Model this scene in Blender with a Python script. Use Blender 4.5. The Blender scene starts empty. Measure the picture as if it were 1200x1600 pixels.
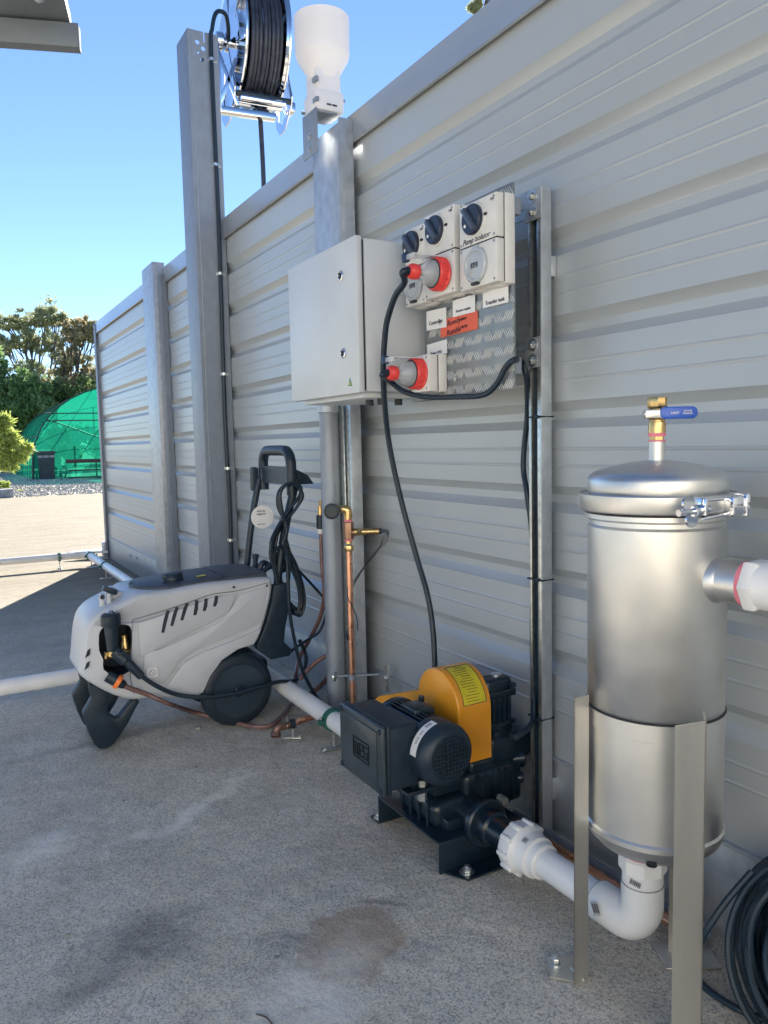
import bpy, bmesh, math, random
import numpy as np
from mathutils import Vector, Matrix, geometry
random.seed(7); rng = np.random.default_rng(11)
R = math.radians
sc = bpy.context.scene
C = sc.collection
# ---------------------------------------------------------------- camera
H = 1.05            # eye height
D = 1.365           # distance from the camera to the wall plane (wall runs along +Y at x = D)
YAW, PITCH, ROLL, F = R(30), R(-5.2), R(-1.26), 1202.0
fw = Vector((math.sin(YAW)*math.cos(PITCH), math.cos(YAW)*math.cos(PITCH), math.sin(PITCH)))
r0 = Vector((math.cos(YAW), -math.sin(YAW), 0)); u0 = r0.cross(fw)
rt = r0*math.cos(ROLL) + u0*math.sin(ROLL); up = rt.cross(fw)
cam = bpy.data.cameras.new('camera'); co = bpy.data.objects.new('camera', cam); C.objects.link(co)
co.matrix_world = Matrix(((rt.x, up.x, -fw.x, 0), (rt.y, up.y, -fw.y, 0), (rt.z, up.z, -fw.z, H), (0, 0, 0, 1)))
cam.sensor_fit = 'VERTICAL'; cam.sensor_height = 36; cam.lens = F/1600*36
cam.clip_start = 0.02; cam.clip_end = 2000
sc.camera = co
sc.render.resolution_x, sc.render.resolution_y = 768, 1024
# ---------------------------------------------------------------- light
SUN_AZ, SUN_EL = R(27.3), R(33)          # azimuth measured from +Y towards +X
w = bpy.data.worlds.new('World'); sc.world = w; w.use_nodes = True
nt = w.node_tree; nt.nodes.clear()
sky = nt.nodes.new('ShaderNodeTexSky'); sky.sky_type = 'NISHITA'; sky.sun_disc = False
sky.sun_elevation = SUN_EL; sky.sun_rotation = SUN_AZ; sky.altitude = 1200
sky.air_density = .85; sky.dust_density = 0.0; sky.ozone_density = 4.0
bg = nt.nodes.new('ShaderNodeBackground'); bg.inputs[1].default_value = 0.068
ow = nt.nodes.new('ShaderNodeOutputWorld')
nt.links.new(sky.outputs[0], bg.inputs[0]); nt.links.new(bg.outputs[0], ow.inputs[0])
sd = bpy.data.lights.new('sun', 'SUN'); sd.energy = 4.2; sd.angle = R(0.5); sd.color = (1, .93, .82)
so = bpy.data.objects.new('sun', sd); C.objects.link(so)
sdir = Vector((math.sin(SUN_AZ)*math.cos(SUN_EL), math.cos(SUN_AZ)*math.cos(SUN_EL), math.sin(SUN_EL)))
so.rotation_euler = sdir.to_track_quat('Z', 'Y').to_euler(); so.location = (6, 14, 12)
sc.view_settings.view_transform = 'Standard'; sc.view_settings.look = 'None'
sc.view_settings.exposure = 1.75; sc.view_settings.gamma = 1
# ---------------------------------------------------------------- pixel -> point on a real plane (photo pixels, 1200 x 1600)
def ray(px, py): return fw + rt*((px-600)/F) - up*((py-800)/F)
def fx(px, py, x): r = ray(px, py); return Vector((0, 0, H)) + r*(x/r.x)
def fy(px, py, y): r = ray(px, py); return Vector((0, 0, H)) + r*(y/r.y)
def fz(px, py, z=0.0): r = ray(px, py); return Vector((0, 0, H)) + r*((z-H)/r.z)
def fd(px, py, d):  r = ray(px, py); return Vector((0, 0, H)) + r*(d/(r.x*math.sin(YAW)+r.y*math.cos(YAW)))
# ---------------------------------------------------------------- materials
MATS = {}
def mat(name, col, rough=.5, metal=0, var=.12, scale=8, bump=0., bscale=60, stretch=(1, 1, 1), coat=0, alpha=1, trans=0, rvar=0, col2=None, spec=.5, ior=1.45):
    if name in MATS: return MATS[name]
    m = bpy.data.materials.new(name); m.use_nodes = True; t = m.node_tree; N = t.nodes; L = t.links
    b = N['Principled BSDF']
    b.inputs['Roughness'].default_value = rough; b.inputs['Metallic'].default_value = metal
    b.inputs['Coat Weight'].default_value = coat; b.inputs['Alpha'].default_value = alpha
    b.inputs['Transmission Weight'].default_value = trans; b.inputs['IOR'].default_value = ior
    b.inputs['Specular IOR Level'].default_value = spec
    tc = N.new('ShaderNodeTexCoord'); mp = N.new('ShaderNodeMapping'); mp.inputs['Scale'].default_value = stretch
    L.new(tc.outputs['Object'], mp.inputs[0])
    nz = N.new('ShaderNodeTexNoise'); nz.inputs['Scale'].default_value = scale; nz.inputs['Detail'].default_value = 6
    L.new(mp.outputs[0], nz.inputs['Vector'])
    mx = N.new('ShaderNodeMix'); mx.data_type = 'RGBA'
    c2 = col2 or tuple(max(0, c*(1-2*var)) for c in col); c1 = col if col2 else tuple(min(1, c*(1+var)) for c in col)
    mx.inputs[6].default_value = (*c1, 1); mx.inputs[7].default_value = (*c2, 1)
    mr = N.new('ShaderNodeMapRange'); mr.inputs[1].default_value = .35; mr.inputs[2].default_value = .7
    L.new(nz.outputs[0], mr.inputs[0]); L.new(mr.outputs[0], mx.inputs[0]); L.new(mx.outputs[2], b.inputs['Base Color'])
    if rvar:
        rr = N.new('ShaderNodeMapRange'); rr.inputs[1].default_value = .3; rr.inputs[2].default_value = .7
        rr.inputs[3].default_value = rough-rvar; rr.inputs[4].default_value = rough+rvar
        n3 = N.new('ShaderNodeTexNoise'); n3.inputs['Scale'].default_value = scale*2.3; n3.inputs['Detail'].default_value = 5
        L.new(mp.outputs[0], n3.inputs['Vector']); L.new(n3.outputs[0], rr.inputs[0]); L.new(rr.outputs[0], b.inputs['Roughness'])
    if bump:
        n2 = N.new('ShaderNodeTexNoise'); n2.inputs['Scale'].default_value = bscale; n2.inputs['Detail'].default_value = 4
        bp = N.new('ShaderNodeBump'); bp.inputs['Strength'].default_value = bump; bp.inputs['Distance'].default_value = .01
        L.new(mp.outputs[0], n2.inputs['Vector']); L.new(n2.outputs[0], bp.inputs['Height']); L.new(bp.outputs[0], b.inputs['Normal'])
    MATS[name] = m
    return m
clad = mat('painted_steel', (.43, .46, .475), .37, .22, .03, 2.5, .07, 2.0, (1, .2, 1), coat=.12)
capm = mat('painted_cap', (.38, .41, .43), .25, .35, .06, 4, .12, 3, (1, .3, 1), coat=.2)
galv = mat('galvanised_steel', (.46, .49, .52), .40, .5, .08, 30, .01, 60, (1, 1, .8), rvar=.05)
galv_d = mat('galvanised_dull', (.26, .29, .335), .46, .35, .045, 24, .008, 40, (1, 1, .6), rvar=.04)
zinc = mat('zinc_bolt', (.62, .64, .62), .3, .9, .12, 60)
stain = mat('brushed_stainless', (.70, .70, .685), .41, 1, .06, 7, .006, 140, (1, 1, 1.1), rvar=.04)
stain2 = mat('stainless_leg', (.66, .64, .59), .42, .9, .08, 7, .05, 70, (1, 1, .2), rvar=.06)
chrome = mat('polished_steel', (.75, .77, .82), .07, 1, .05, 6)
pvc = mat('white_pvc', (.80, .80, .79), .32, 0, .04, 10, coat=.1)
pvcj = mat('joint_line', (.42, .42, .42), .6)
pink = mat('thread_sealant_pink', (.75, .22, .28), .6)
brass = mat('brass', (.62, .44, .20), .3, 1, .18, 40, rvar=.08)
copper = mat('copper', (.70, .37, .25), .30, 1, .08, 12, rvar=.1)
blackp = mat('black_plastic', (.013, .027, .044), .42, 0, .15, 30, .08, 300)  # this and the other blacks lifted towards blue, veiling glare put into colour
blackg = mat('black_paint', (.008, .020, .034), .28, 0, .15, 20, .06, 160, coat=.2)
rubber = mat('black_rubber', (.011, .023, .037), .55, 0, .1, 40)
cable = mat('black_cable', (.011, .024, .040), .38, 0, .1, 40)
greyp = mat('grey_plastic', (.52, .545, .58), .38, 0, .04, 6, .03, 200)
boxp = mat('white_enclosure', (.54, .575, .60), .42, 0, .03, 4)
sockp = mat('socket_plastic', (.66, .65, .62), .38, 0, .03, 30)
sockd = mat('socket_seam', (.03, .035, .045), .6)
clearp = mat('clear_plastic', (.80, .84, .88), .08, 0, .02, 8, alpha=.38, coat=.5)
coverp = mat('frosted_cover', (.42, .45, .47), .2, 0, .04, 30, coat=.3)
redp = mat('red_plastic', (.75, .06, .055), .3, 0, .06, 30, coat=.2)
orange = mat('orange_plastic', (.85, .20, .04), .4)
yel = mat('yellow_paint', (.76, .31, .02), .3, 0, .06, 12, .03, 150, coat=.25)
yel_l = mat('yellow_label', (.70, .58, .03), .45)
bluep = mat('blue_vinyl', (.02, .10, .50), .3, coat=.3)
greenb = mat('green_clip', (.02, .13, .10), .5)
paper = mat('label_paper', (.78, .78, .78), .5, var=.03)
ink = mat('ink', (.03, .03, .05), .6)
redt = mat('red_tape', (.74, .13, .07), .45, var=.05)
treadm = mat('tread_plate', (.27, .30, .32), .42, .7, .08, 12, rvar=.06)
treadb = mat('tread_bar', (.80, .80, .77), .3, .45, .05, 30)  # bars pale against a darkened sheet, sky glints put into the colour
hosec = mat('brown_clear_hose', (.20, .11, .10), .25, 0, .2, 20, coat=.3)
hoser = mat('reel_hose', (.028, .034, .055), .38, 0, .2, 30)  # black hose; the pale purplish lift is haze put into its colour
greyt = mat('dark_grey_lid', (.055, .065, .085), .45, 0, .1, 20, .1, 300)
sensor = mat('sensor_plastic', (.72, .71, .73), .45, 0, .04, 6)
roofm = mat('roof_steel', (.16, .18, .20), .5, .3, .1, 5, stretch=(1, .1, 1))
timber = mat('dark_timber', (.10, .05, .05), .7)
binm = mat('bin_plastic', (.045, .06, .07), .5)
bark = mat('bark', (.13, .115, .10), .85, 0, .3, 6)
stonem = mat('stone', (.30, .29, .27), .8)
concm = mat('concrete_block', (.42, .42, .42), .85, 0, .15, 8, .3, 60)
labw = mat('barcode_ink', (.05, .05, .06), .6)
greenl = mat('green_label', (.01, .20, .08), .5)
goldl = mat('gold_label', (.75, .55, .08), .5)
def leafmat(name, col, col2, scale=3):
    m = mat(name, col, .5, 0, 0, scale, col2=col2)
    t = m.node_tree; b = t.nodes['Principled BSDF']; o = t.nodes['Material Output']
    tr = t.nodes.new('ShaderNodeBsdfTranslucent'); ms = t.nodes.new('ShaderNodeMixShader'); ms.inputs[0].default_value = .5
    src = b.inputs['Base Color'].links[0].from_socket
    t.links.new(src, tr.inputs[0]); t.links.new(b.outputs[0], ms.inputs[1]); t.links.new(tr.outputs[0], ms.inputs[2]); t.links.new(ms.outputs[0], o.inputs[0])
    return m
# ---------------------------------------------------------------- mesh builder
def frame_from(axis):
    a = Vector(axis).normalized(); q = Vector((0, 0, 1)) if abs(a.z) < .9 else Vector((1, 0, 0))
    u = q.cross(a).normalized(); return u, a.cross(u), a
def spline(pts, n=6):
    P = [Vector(p) for p in pts]
    if len(P) < 3: return P
    out = []
    for i in range(len(P)-1):
        a = P[max(i-1, 0)]; b = P[i]; c = P[i+1]; d = P[min(i+2, len(P)-1)]
        for k in range(n):
            t = k/n
            out.append(.5*((2*b)+(c-a)*t+(2*a-5*b+4*c-d)*t*t+(3*b-a-3*c+d)*t**3))
    out.append(P[-1]); return out
XF = (Vector((0, -1, 0)), Vector((0, 0, 1)), Vector((-1, 0, 0)))     # right, up, normal of a face looking at -x
YF = (Vector((1, 0, 0)), Vector((0, 0, 1)), Vector((0, -1, 0)))      # face looking at -y
class MB:
    def __init__(s): s.v = []; s.f = []
    def add(s, v, f):
        o = len(s.v); s.v += [Vector(p) for p in v]; s.f += [tuple(i+o for i in q) for q in f]; return s
    def addbm(s, b, M=None):
        b.verts.index_update()
        s.add([(M @ v.co) if M else v.co.copy() for v in b.verts], [[v.index for v in f.verts] for f in b.faces]); b.free(); return s
    def box(s, c, d, bev=0, axes=None, seg=2):
        b = bmesh.new(); bmesh.ops.create_cube(b, size=1)
        for v in b.verts: v.co = Vector((v.co.x*d[0], v.co.y*d[1], v.co.z*d[2]))
        if bev: bmesh.ops.bevel(b, geom=b.edges[:], offset=min(bev, min(d)*.45), segments=seg, affect='EDGES', profile=.5)
        if axes:
            M = Matrix(((axes[0].x, axes[1].x, axes[2].x, c[0]), (axes[0].y, axes[1].y, axes[2].y, c[1]), (axes[0].z, axes[1].z, axes[2].z, c[2]), (0, 0, 0, 1)))
        else: M = Matrix.Translation(Vector(c))
        return s.addbm(b, M)
    def bb(s, x0, x1, y0, y1, z0, z1, bev=0, seg=2):
        return s.box(((x0+x1)/2, (y0+y1)/2, (z0+z1)/2), (abs(x1-x0), abs(y1-y0), abs(z1-z0)), bev, seg=seg)
    def bar(s, a, b, wd, ht, bev=0, upv=(0, 0, 1)):
        a = Vector(a); b = Vector(b); y = (b-a); l = y.length; y.normalize(); x = y.cross(Vector(upv)).normalized(); z = x.cross(y)
        return s.box((a+b)/2, (wd, l, ht), bev, (x, y, z))
    def prism(s, pts, o, axes, t, holes=(), bev=0, seg=2):
        """outline pts (u,v) in the plane at o; thickness t along the normal"""
        o = Vector(o); u, v, n = axes
        W = lambda p, k: o+u*p[0]+v*p[1]+n*k
        if not holes:
            b = bmesh.new(); vs = [b.verts.new(W(p, 0)) for p in pts]; f = b.faces.new(vs)
            r = bmesh.ops.extrude_face_region(b, geom=[f]); nv = [e for e in r['geom'] if isinstance(e, bmesh.types.BMVert)]
            for q in nv: q.co += n*t
            bmesh.ops.recalc_face_normals(b, faces=b.faces[:])
            if bev:
                te = [e for e in b.edges if all(x in nv for x in e.verts)]
                bmesh.ops.bevel(b, geom=te, offset=bev, segments=seg, affect='EDGES', profile=.5)
            return s.addbm(b)
        loops = [list(pts)]+[list(h) for h in holes]
        tri = geometry.tessellate_polygon([[Vector((p[0], p[1], 0)) for p in l] for l in loops])
        flat = [p for l in loops for p in l]; k = len(flat)
        vs = [W(p, 0) for p in flat]+[W(p, t) for p in flat]
        fs = [tuple(q) for q in tri]+[tuple(i+k for i in reversed(q)) for q in tri]
        o2 = 0
        for l in loops:
            for i in range(len(l)): a = o2+i; b2 = o2+(i+1) % len(l); fs.append((a, b2, b2+k, a+k))
            o2 += len(l)
        return s.add(vs, fs)
    def lathe(s, prof, o, axis, seg=40, a0=0, a1=2*math.pi):
        u, v, a = frame_from(axis); o = Vector(o); full = abs(a1-a0-2*math.pi) < 1e-6; n = seg if full else seg+1
        vs = []; fs = []
        for r, h in prof:
            for i in range(n):
                t = a0+(a1-a0)*i/seg; vs.append(o+a*h+(u*math.cos(t)+v*math.sin(t))*r)
        for j in range(len(prof)-1):
            for i in range(seg):
                i2 = (i+1) % n; fs.append((j*n+i, j*n+i2, (j+1)*n+i2, (j+1)*n+i))
        if full:
            if prof[0][0] > 1e-5: fs.append(tuple(reversed(range(n))))
            if prof[-1][0] > 1e-5: fs.append(tuple(range((len(prof)-1)*n, len(prof)*n)))
        return s.add(vs, fs)
    def cyl(s, a, b, r, seg=24, bev=0, r2=None):
        a = Vector(a); b = Vector(b); l = (b-a).length; r2 = r2 or r
        p = [(r-bev, 0), (r, bev), (r2, l-bev), (r2-bev, l)] if bev else [(r, 0), (r2, l)]
        return s.lathe(p, a, b-a, seg)
    def tube(s, pts, r, seg=10, smooth=6, rr=None):
        P = spline(pts, smooth) if smooth else [Vector(p) for p in pts]
        n = len(P); vs = []; fs = []; T = []
        for i in range(n):
            T.append((P[min(i+1, n-1)]-P[max(i-1, 0)]).normalized())
        u = frame_from(T[0])[0]
        for i in range(n):
            u = (u-T[i]*u.dot(T[i])); u = u.normalized() if u.length > 1e-6 else frame_from(T[i])[0]
            w2 = T[i].cross(u); q = rr[0]+(rr[1]-rr[0])*i/(n-1) if rr else r
            for k in range(seg):
                t = 2*math.pi*k/seg; vs.append(P[i]+(u*math.cos(t)+w2*math.sin(t))*q)
        for i in range(n-1):
            for k in range(seg): k2 = (k+1) % seg; fs.append((i*seg+k, i*seg+k2, (i+1)*seg+k2, (i+1)*seg+k))
        fs.append(tuple(reversed(range(seg)))); fs.append(tuple(range((n-1)*seg, n*seg)))
        return s.add(vs, fs)
    def hexa(s, c, axis, r, h, bev=.0):
        return s.lathe([(r*.9, 0), (r, h*.1), (r, h*.9), (r*.9, h)], c, axis, 6)
    def build(s, name, m, parent=None, ang=38, smooth=True):
        me = bpy.data.meshes.new(name); o = bpy.data.objects.new(name, me); C.objects.link(o)
        off = Vector((0, 0, 0)); p = parent
        while p is not None: off += p.location; p = p.parent
        me.from_pydata([v-off for v in s.v], [], s.f); me.materials.append(m)
        bm = bmesh.new(); bm.from_mesh(me); bmesh.ops.recalc_face_normals(bm, faces=bm.faces[:]); bm.to_mesh(me); bm.free()
        if smooth:
            me.polygons.foreach_set('use_smooth', [True]*len(me.polygons)); me.set_sharp_from_angle(angle=R(ang))
        if parent is not None: o.parent = parent
        return o
def tag(o, label=None, cat=None, group=None, kind=None):
    if label: o['label'] = label
    if cat: o['category'] = cat
    if group: o['group'] = group
    if kind: o['kind'] = kind
    return o
def thing(name, label, cat, loc, group=None):
    o = bpy.data.objects.new(name, None); C.objects.link(o); o.location = Vector(loc); o.empty_display_size = .05
    return tag(o, label, cat, group)
def copy_tree(o, parent=None):
    c = o.copy(); C.objects.link(c); c.parent = parent
    for ch in list(o.children): copy_tree(ch, c)
    return c
def circ(c, r, n=20, a0=0): return [(c[0]+r*math.cos(a0+2*math.pi*i/n), c[1]+r*math.sin(a0+2*math.pi*i/n)) for i in range(n)]
def text(s, name, size, pos, axes, m, parent, shear=0, depth=.0004, align='CENTER', rot=0, xs=1):
    cu = bpy.data.curves.new(name, 'FONT'); cu.body = s; cu.size = size; cu.extrude = depth; cu.shear = shear
    cu.align_x = align; cu.align_y = 'CENTER'; cu.resolution_u = 2
    ob = bpy.data.objects.new(name, cu); C.objects.link(ob)
    dg = bpy.context.evaluated_depsgraph_get(); me = bpy.data.meshes.new_from_object(ob.evaluated_get(dg))
    bpy.data.objects.remove(ob); bpy.data.curves.remove(cu)
    u, v, n = axes; b = MB(); c, s2 = math.cos(rot), math.sin(rot)
    vs = [Vector(pos)+u*(q.co.x*xs*c-q.co.y*s2)+v*(q.co.x*xs*s2+q.co.y*c)+n*(q.co.z+depth) for q in me.vertices]
    b.add(vs, [tuple(p.vertices) for p in me.polygons]); bpy.data.meshes.remove(me)
    return b.build(name, m, parent, smooth=False)
def hexbolt(mb, c, axis, r=.009, h=.007, washer=True):
    c = Vector(c); a = Vector(axis).normalized()
    if washer: mb.lathe([(r*1.7, 0), (r*1.7, .002)], c, a, 20)
    mb.hexa(c+a*.002, a, r, h); mb.lathe([(r*.55, 0), (r*.55, h*.6)], c+a*(h), a, 12)
AX, AY, AZ = Vector((1, 0, 0)), Vector((0, 1, 0)), Vector((0, 0, 1))
# ================================================================ THE SETTING
def ground_mat():
    m = bpy.data.materials.new('concrete'); m.use_nodes = True; t = m.node_tree; N = t.nodes; L = t.links; b = N['Principled BSDF']
    b.inputs['Roughness'].default_value = .85; b.inputs['Specular IOR Level'].default_value = .3
    g = N.new('ShaderNodeTexCoord')
    def noise(sc_, det=6, rough=.6, vec=None, dist=0):
        n = N.new('ShaderNodeTexNoise'); n.inputs['Scale'].default_value = sc_; n.inputs['Detail'].default_value = det
        n.inputs['Roughness'].default_value = rough; n.inputs['Distortion'].default_value = dist
        L.new(vec or g.outputs['Object'], n.inputs['Vector']); return n.outputs[0]
    def rng_(x, a, b2, c=0, d=1):
        n = N.new('ShaderNodeMapRange'); L.new(x, n.inputs[0])
        for i, q in enumerate((a, b2, c, d)): n.inputs[i+1].default_value = q
        return n.outputs[0]
    def mix(f, a, b2, mode='MIX'):
        n = N.new('ShaderNodeMix'); n.data_type = 'RGBA'; n.blend_type = mode
        for s_, q in ((0, f), (6, a), (7, b2)):
            if isinstance(q, (tuple, float, int)): n.inputs[s_].default_value = (*q, 1) if isinstance(q, tuple) else q
            else: L.new(q, n.inputs[s_])
        return n.outputs[2]
    def mul(a, b2):
        n = N.new('ShaderNodeMath'); n.operation = 'MULTIPLY'
        for i, q in enumerate((a, b2)):
            if isinstance(q, (int, float)): n.inputs[i].default_value = q
            else: L.new(q, n.inputs[i])
        return n.outputs[0]
    # warped coordinates for the stains
    wn = N.new('ShaderNodeTexNoise'); wn.inputs['Scale'].default_value = 7; wn.inputs['Detail'].default_value = 6; L.new(g.outputs['Object'], wn.inputs['Vector'])
    ws = N.new('ShaderNodeVectorMath'); ws.operation = 'SCALE'; ws.inputs['Scale'].default_value = .22; L.new(wn.outputs['Color'], ws.inputs[0])
    wa = N.new('ShaderNodeVectorMath'); wa.operation = 'ADD'; L.new(g.outputs['Object'], wa.inputs[0]); L.new(ws.outputs[0], wa.inputs[1])
    def blob(px, py, rx, ry, ang=0, soft=.45):
        p = fz(px, py)
        mp = N.new('ShaderNodeMapping'); mp.vector_type = 'TEXTURE'
        mp.inputs['Location'].default_value = (p.x+.11, p.y+.11, .11); mp.inputs['Rotation'].default_value = (0, 0, ang); mp.inputs['Scale'].default_value = (rx, ry, 1)
        L.new(wa.outputs[0], mp.inputs[0])
        gl = N.new('ShaderNodeVectorMath'); gl.operation = 'LENGTH'; L.new(mp.outputs[0], gl.inputs[0])
        return rng_(gl.outputs['Value'], 1, 1-soft)
    base = mix(rng_(noise(1.3, 5), .38, .64), (.72, .65, .53), (.52, .475, .39))
    base = mix(rng_(noise(4.0, 9, .72), .42, .66), base, (.80, .74, .63))
    base = mix(mul(rng_(noise(22, 9, .85), .48, .66), .38), base, (.27, .25, .22))
    base = mix(mul(rng_(noise(190, 6, .9), .50, .60), mul(rng_(noise(2.2, 4), .3, .65, .5, 1), .75)), base, (.13, .125, .115))
    sp = N.new('ShaderNodeTexVoronoi'); sp.inputs['Scale'].default_value = 260; L.new(g.outputs['Object'], sp.inputs['Vector'])
    pick = rng_(sp.outputs['Color'], .62, .7)
    base = mix(mul(pick, .5), base, (.16, .16, .16))
    pick2 = rng_(noise(230, 4, .8), .54, .62); base = mix(mul(pick2, .7), base, (.74, .72, .66))
    brk = rng_(noise(34, 8, .85), .34, .60, .15, 1)
    brk2 = rng_(noise(15, 9, .8), .36, .52, .25, 1)
    base = mix(mul(blob(225, 1475, .20, .13, .3, .85), mul(brk, .8)), base, (.13, .135, .14))
    base = mix(mul(blob(130, 1560, .10, .06, 0, .8), .5), base, (.10, .10, .10))
    base = mix(mul(rng_(mul(blob(560, 1478, .15, .13, .2, .7), rng_(noise(10, 9, .8), .3, .7, .55, 1.25)), .16, .34), .6), base, (.39, .28, .195))
    base = mix(mul(blob(600, 1415, .07, .022, -.5, .6), .45), base, (.22, .15, .10))
    base = mix(mul(blob(300, 1262, .36, .035, .55, .7), mul(brk2, .8)), base, (.84, .80, .71))
    base = mix(mul(blob(60, 1330, .16, .08, .9, .8), mul(brk2, .8)), base, (.80, .77, .68))
    base = mix(mul(blob(470, 1560, .26, .12, .4, .9), mul(brk2, .85)), base, (.82, .79, .71))
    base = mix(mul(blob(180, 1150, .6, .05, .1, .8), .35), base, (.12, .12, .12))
    pv = N.new('ShaderNodeTexVoronoi'); pv.inputs['Scale'].default_value = 5.5; L.new(wa.outputs[0], pv.inputs['Vector'])
    base = mix(mul(rng_(pv.outputs['Distance'], .055, .03), .65), base, (.10, .095, .085))
    pv2 = N.new('ShaderNodeTexVoronoi'); pv2.inputs['Scale'].default_value = 17; L.new(wa.outputs[0], pv2.inputs['Vector'])
    base = mix(mul(rng_(pv2.outputs['Distance'], .09, .05), .5), base, (.13, .12, .11))
    base = mix(mul(rng_(noise(3.1, 7, .72, None, 1.2), .56, .66), .35), base, (.74, .70, .62))
    base = mix(mul(rng_(noise(2.3, 7, .7, None, .6), .6, .7), .45), base, (.20, .20, .19))
    # far yard: sunlit ground, its colour darkened to hold down the sun; yellower
    sx = N.new('ShaderNodeSeparateXYZ'); L.new(g.outputs['Object'], sx.inputs[0])
    far = rng_(sx.outputs['Y'], 3.5, 6.5)
    mpf = N.new('ShaderNodeMapping'); mpf.inputs['Scale'].default_value = (.5, 2.2, 1); L.new(g.outputs['Object'], mpf.inputs[0])
    fc = mix(rng_(noise(2.6, 8, .7, mpf.outputs[0]), .38, .66), (.27, .235, .175), (.185, .16, .115))
    fc = mix(mul(rng_(noise(24, 6, .8), .5, .66), .5), fc, (.20, .17, .13))
    base = mix(far, base, fc)
    L.new(base, b.inputs['Base Color'])
    bp = N.new('ShaderNodeBump'); bp.inputs['Strength'].default_value = .55; bp.inputs['Distance'].default_value = .004
    L.new(noise(120, 5, .75), bp.inputs['Height'])
    bp2 = N.new('ShaderNodeBump'); bp2.inputs['Strength'].default_value = .5; bp2.inputs['Distance'].default_value = .03
    L.new(noise(9, 6, .6), bp2.inputs['Height']); L.new(bp.outputs[0], bp2.inputs['Normal']); L.new(bp2.outputs[0], b.inputs['Normal'])
    return m
def sheet(name, x0, x1, y0, y1, z, m, n=1):
    b = MB(); b.add([(x0, y0, z), (x1, y0, z), (x1, y1, z), (x0, y1, z)], [(0, 1, 2, 3)])
    o = b.build(name, m, smooth=False); return tag(o, kind='structure')
soil = mat('dry_soil', (.26, .22, .14), .9, 0, .25, .8, .3, 6, col2=(.14, .16, .07))
gravm = mat('gravel_bed', (.50, .48, .42), .9, 0, .3, 14, .5, 30, col2=(.22, .21, .19))
sheet('ground', -400, 400, -400, 600, -.012, soil)
g0 = fz(100, 773).y; g1 = fz(60, 747).y+1.5
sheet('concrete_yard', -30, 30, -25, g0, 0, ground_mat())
sheet('gravel_ground', -30, 30, g0, g1+8, -.004, gravm)
def stones(name, n, x0, x1, y0, y1, s0, s1, m):
    cx = rng.uniform(x0, x1, n); cy = rng.uniform(y0, y1, n); s = rng.uniform(s0, s1, n)
    base = np.array([(1, 0, 0), (0, 1, 0), (-1, 0, 0), (0, -1, 0), (0, 0, .7), (0, 0, -.5)], float)
    fac = np.array([(0, 1, 4), (1, 2, 4), (2, 3, 4), (3, 0, 4), (1, 0, 5), (2, 1, 5), (3, 2, 5), (0, 3, 5)])
    V = base[None]*s[:, None, None]*rng.uniform(.6, 1.3, (n, 6, 1)); a = rng.uniform(0, 6.28, n); c, q = np.cos(a), np.sin(a)
    X = V[..., 0]*c[:, None]-V[..., 1]*q[:, None]; Y = V[..., 0]*q[:, None]+V[..., 1]*c[:, None]
    V = np.stack([X+cx[:, None], Y+cy[:, None], V[..., 2]+s[:, None]*.3], -1).reshape(-1, 3)
    Fc = (fac[None]+(np.arange(n)*6)[:, None, None]).reshape(-1, 3)
    me = bpy.data.meshes.new(name); me.from_pydata(V.tolist(), [], Fc.tolist()); me.materials.append(m)
    o = bpy.data.objects.new(name, me); C.objects.link(o); return o
pebm = mat('pebbles', (.62, .60, .54), .85, 0, 0, 9, col2=(.26, .25, .23))
tag(stones('gravel_stones', 16000, -3.0, 4.2, g0-.15, g1+1, .012, .036, pebm), 'loose grey gravel strip in front of the green shade house', 'gravel', kind='stuff')
# ---------------------------------------------------------------- the steel wall
Y0, Y1 = -4.5, 7.62
wall = thing('metal_wall', 'long grey ribbed steel sheet wall running along the right side', 'wall', (D, 2, 0))
zb, zt = .21, 2.13
prof = [(D, zb)]
VC = [.468+.2133*k for k in range(8)]
for zc in VC:
    # two small stiffening creases on the flat pan below this valley, then the valley itself
    for dz in (-.128, -.085):
        if zc+dz-.006 > zb: prof += [(D, zc+dz-.0045), (D-.0014, zc+dz-.001), (D-.0014, zc+dz+.001), (D, zc+dz+.0045)]
    prof += [(D, zc-.034), (D+.003, zc-.031), (D+.018, zc-.014), (D+.020, zc-.010), (D+.020, zc+.010), (D+.018, zc+.014), (D+.003, zc+.031), (D, zc+.034)]
prof += [(D, zt)]
ny = 60
vs = []; fs = []
for j in range(ny+1):
    y = Y0+(Y1-Y0)*j/ny
    for i, (x, z) in enumerate(prof): vs.append((x, y, z))
n = len(prof)
for j in range(ny):
    for i in range(n-1): fs.append((j*n+i, j*n+i+1, (j+1)*n+i+1, (j+1)*n+i))
b = MB(); b.add(vs, fs); b.bb(D+.045, D+.06, Y0, Y1, .02, 2.14)
b.build('cladding', clad, wall, ang=20)
b = MB(); b.prism([(D-.022, 2.112), (D-.016, 2.108), (D-.016, 2.118), (D-.014, 2.21), (D-.006, 2.216), (D+.085, 2.216), (D+.085, 2.10), (D+.075, 2.10), (D+.075, 2.208), (D-.018, 2.208), (D-.020, 2.116)], (0, Y0, 0), (AX, AZ, AY), Y1+.02-Y0)
b.build('top_cap', capm, wall)
b = MB(); b.bb(D-.004, D+.03, Y0, Y1, 0.004, .205, .002); b.bb(D-.012, D+.02, Y0, Y1, .205, .212, .001)
sk = b.build('skirting', galv, wall)
b = MB()
for (px, py) in ((204, 868), (214, 872), (204, 893), (213, 898), (640, 1110), (655, 1118)):
    p = fx(px, py, D-.006); b.cyl((D-.003, p.y, p.z), (D-.010, p.y, p.z), .009, 14)
b.build('bolt_head', galv_d, sk)
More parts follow.
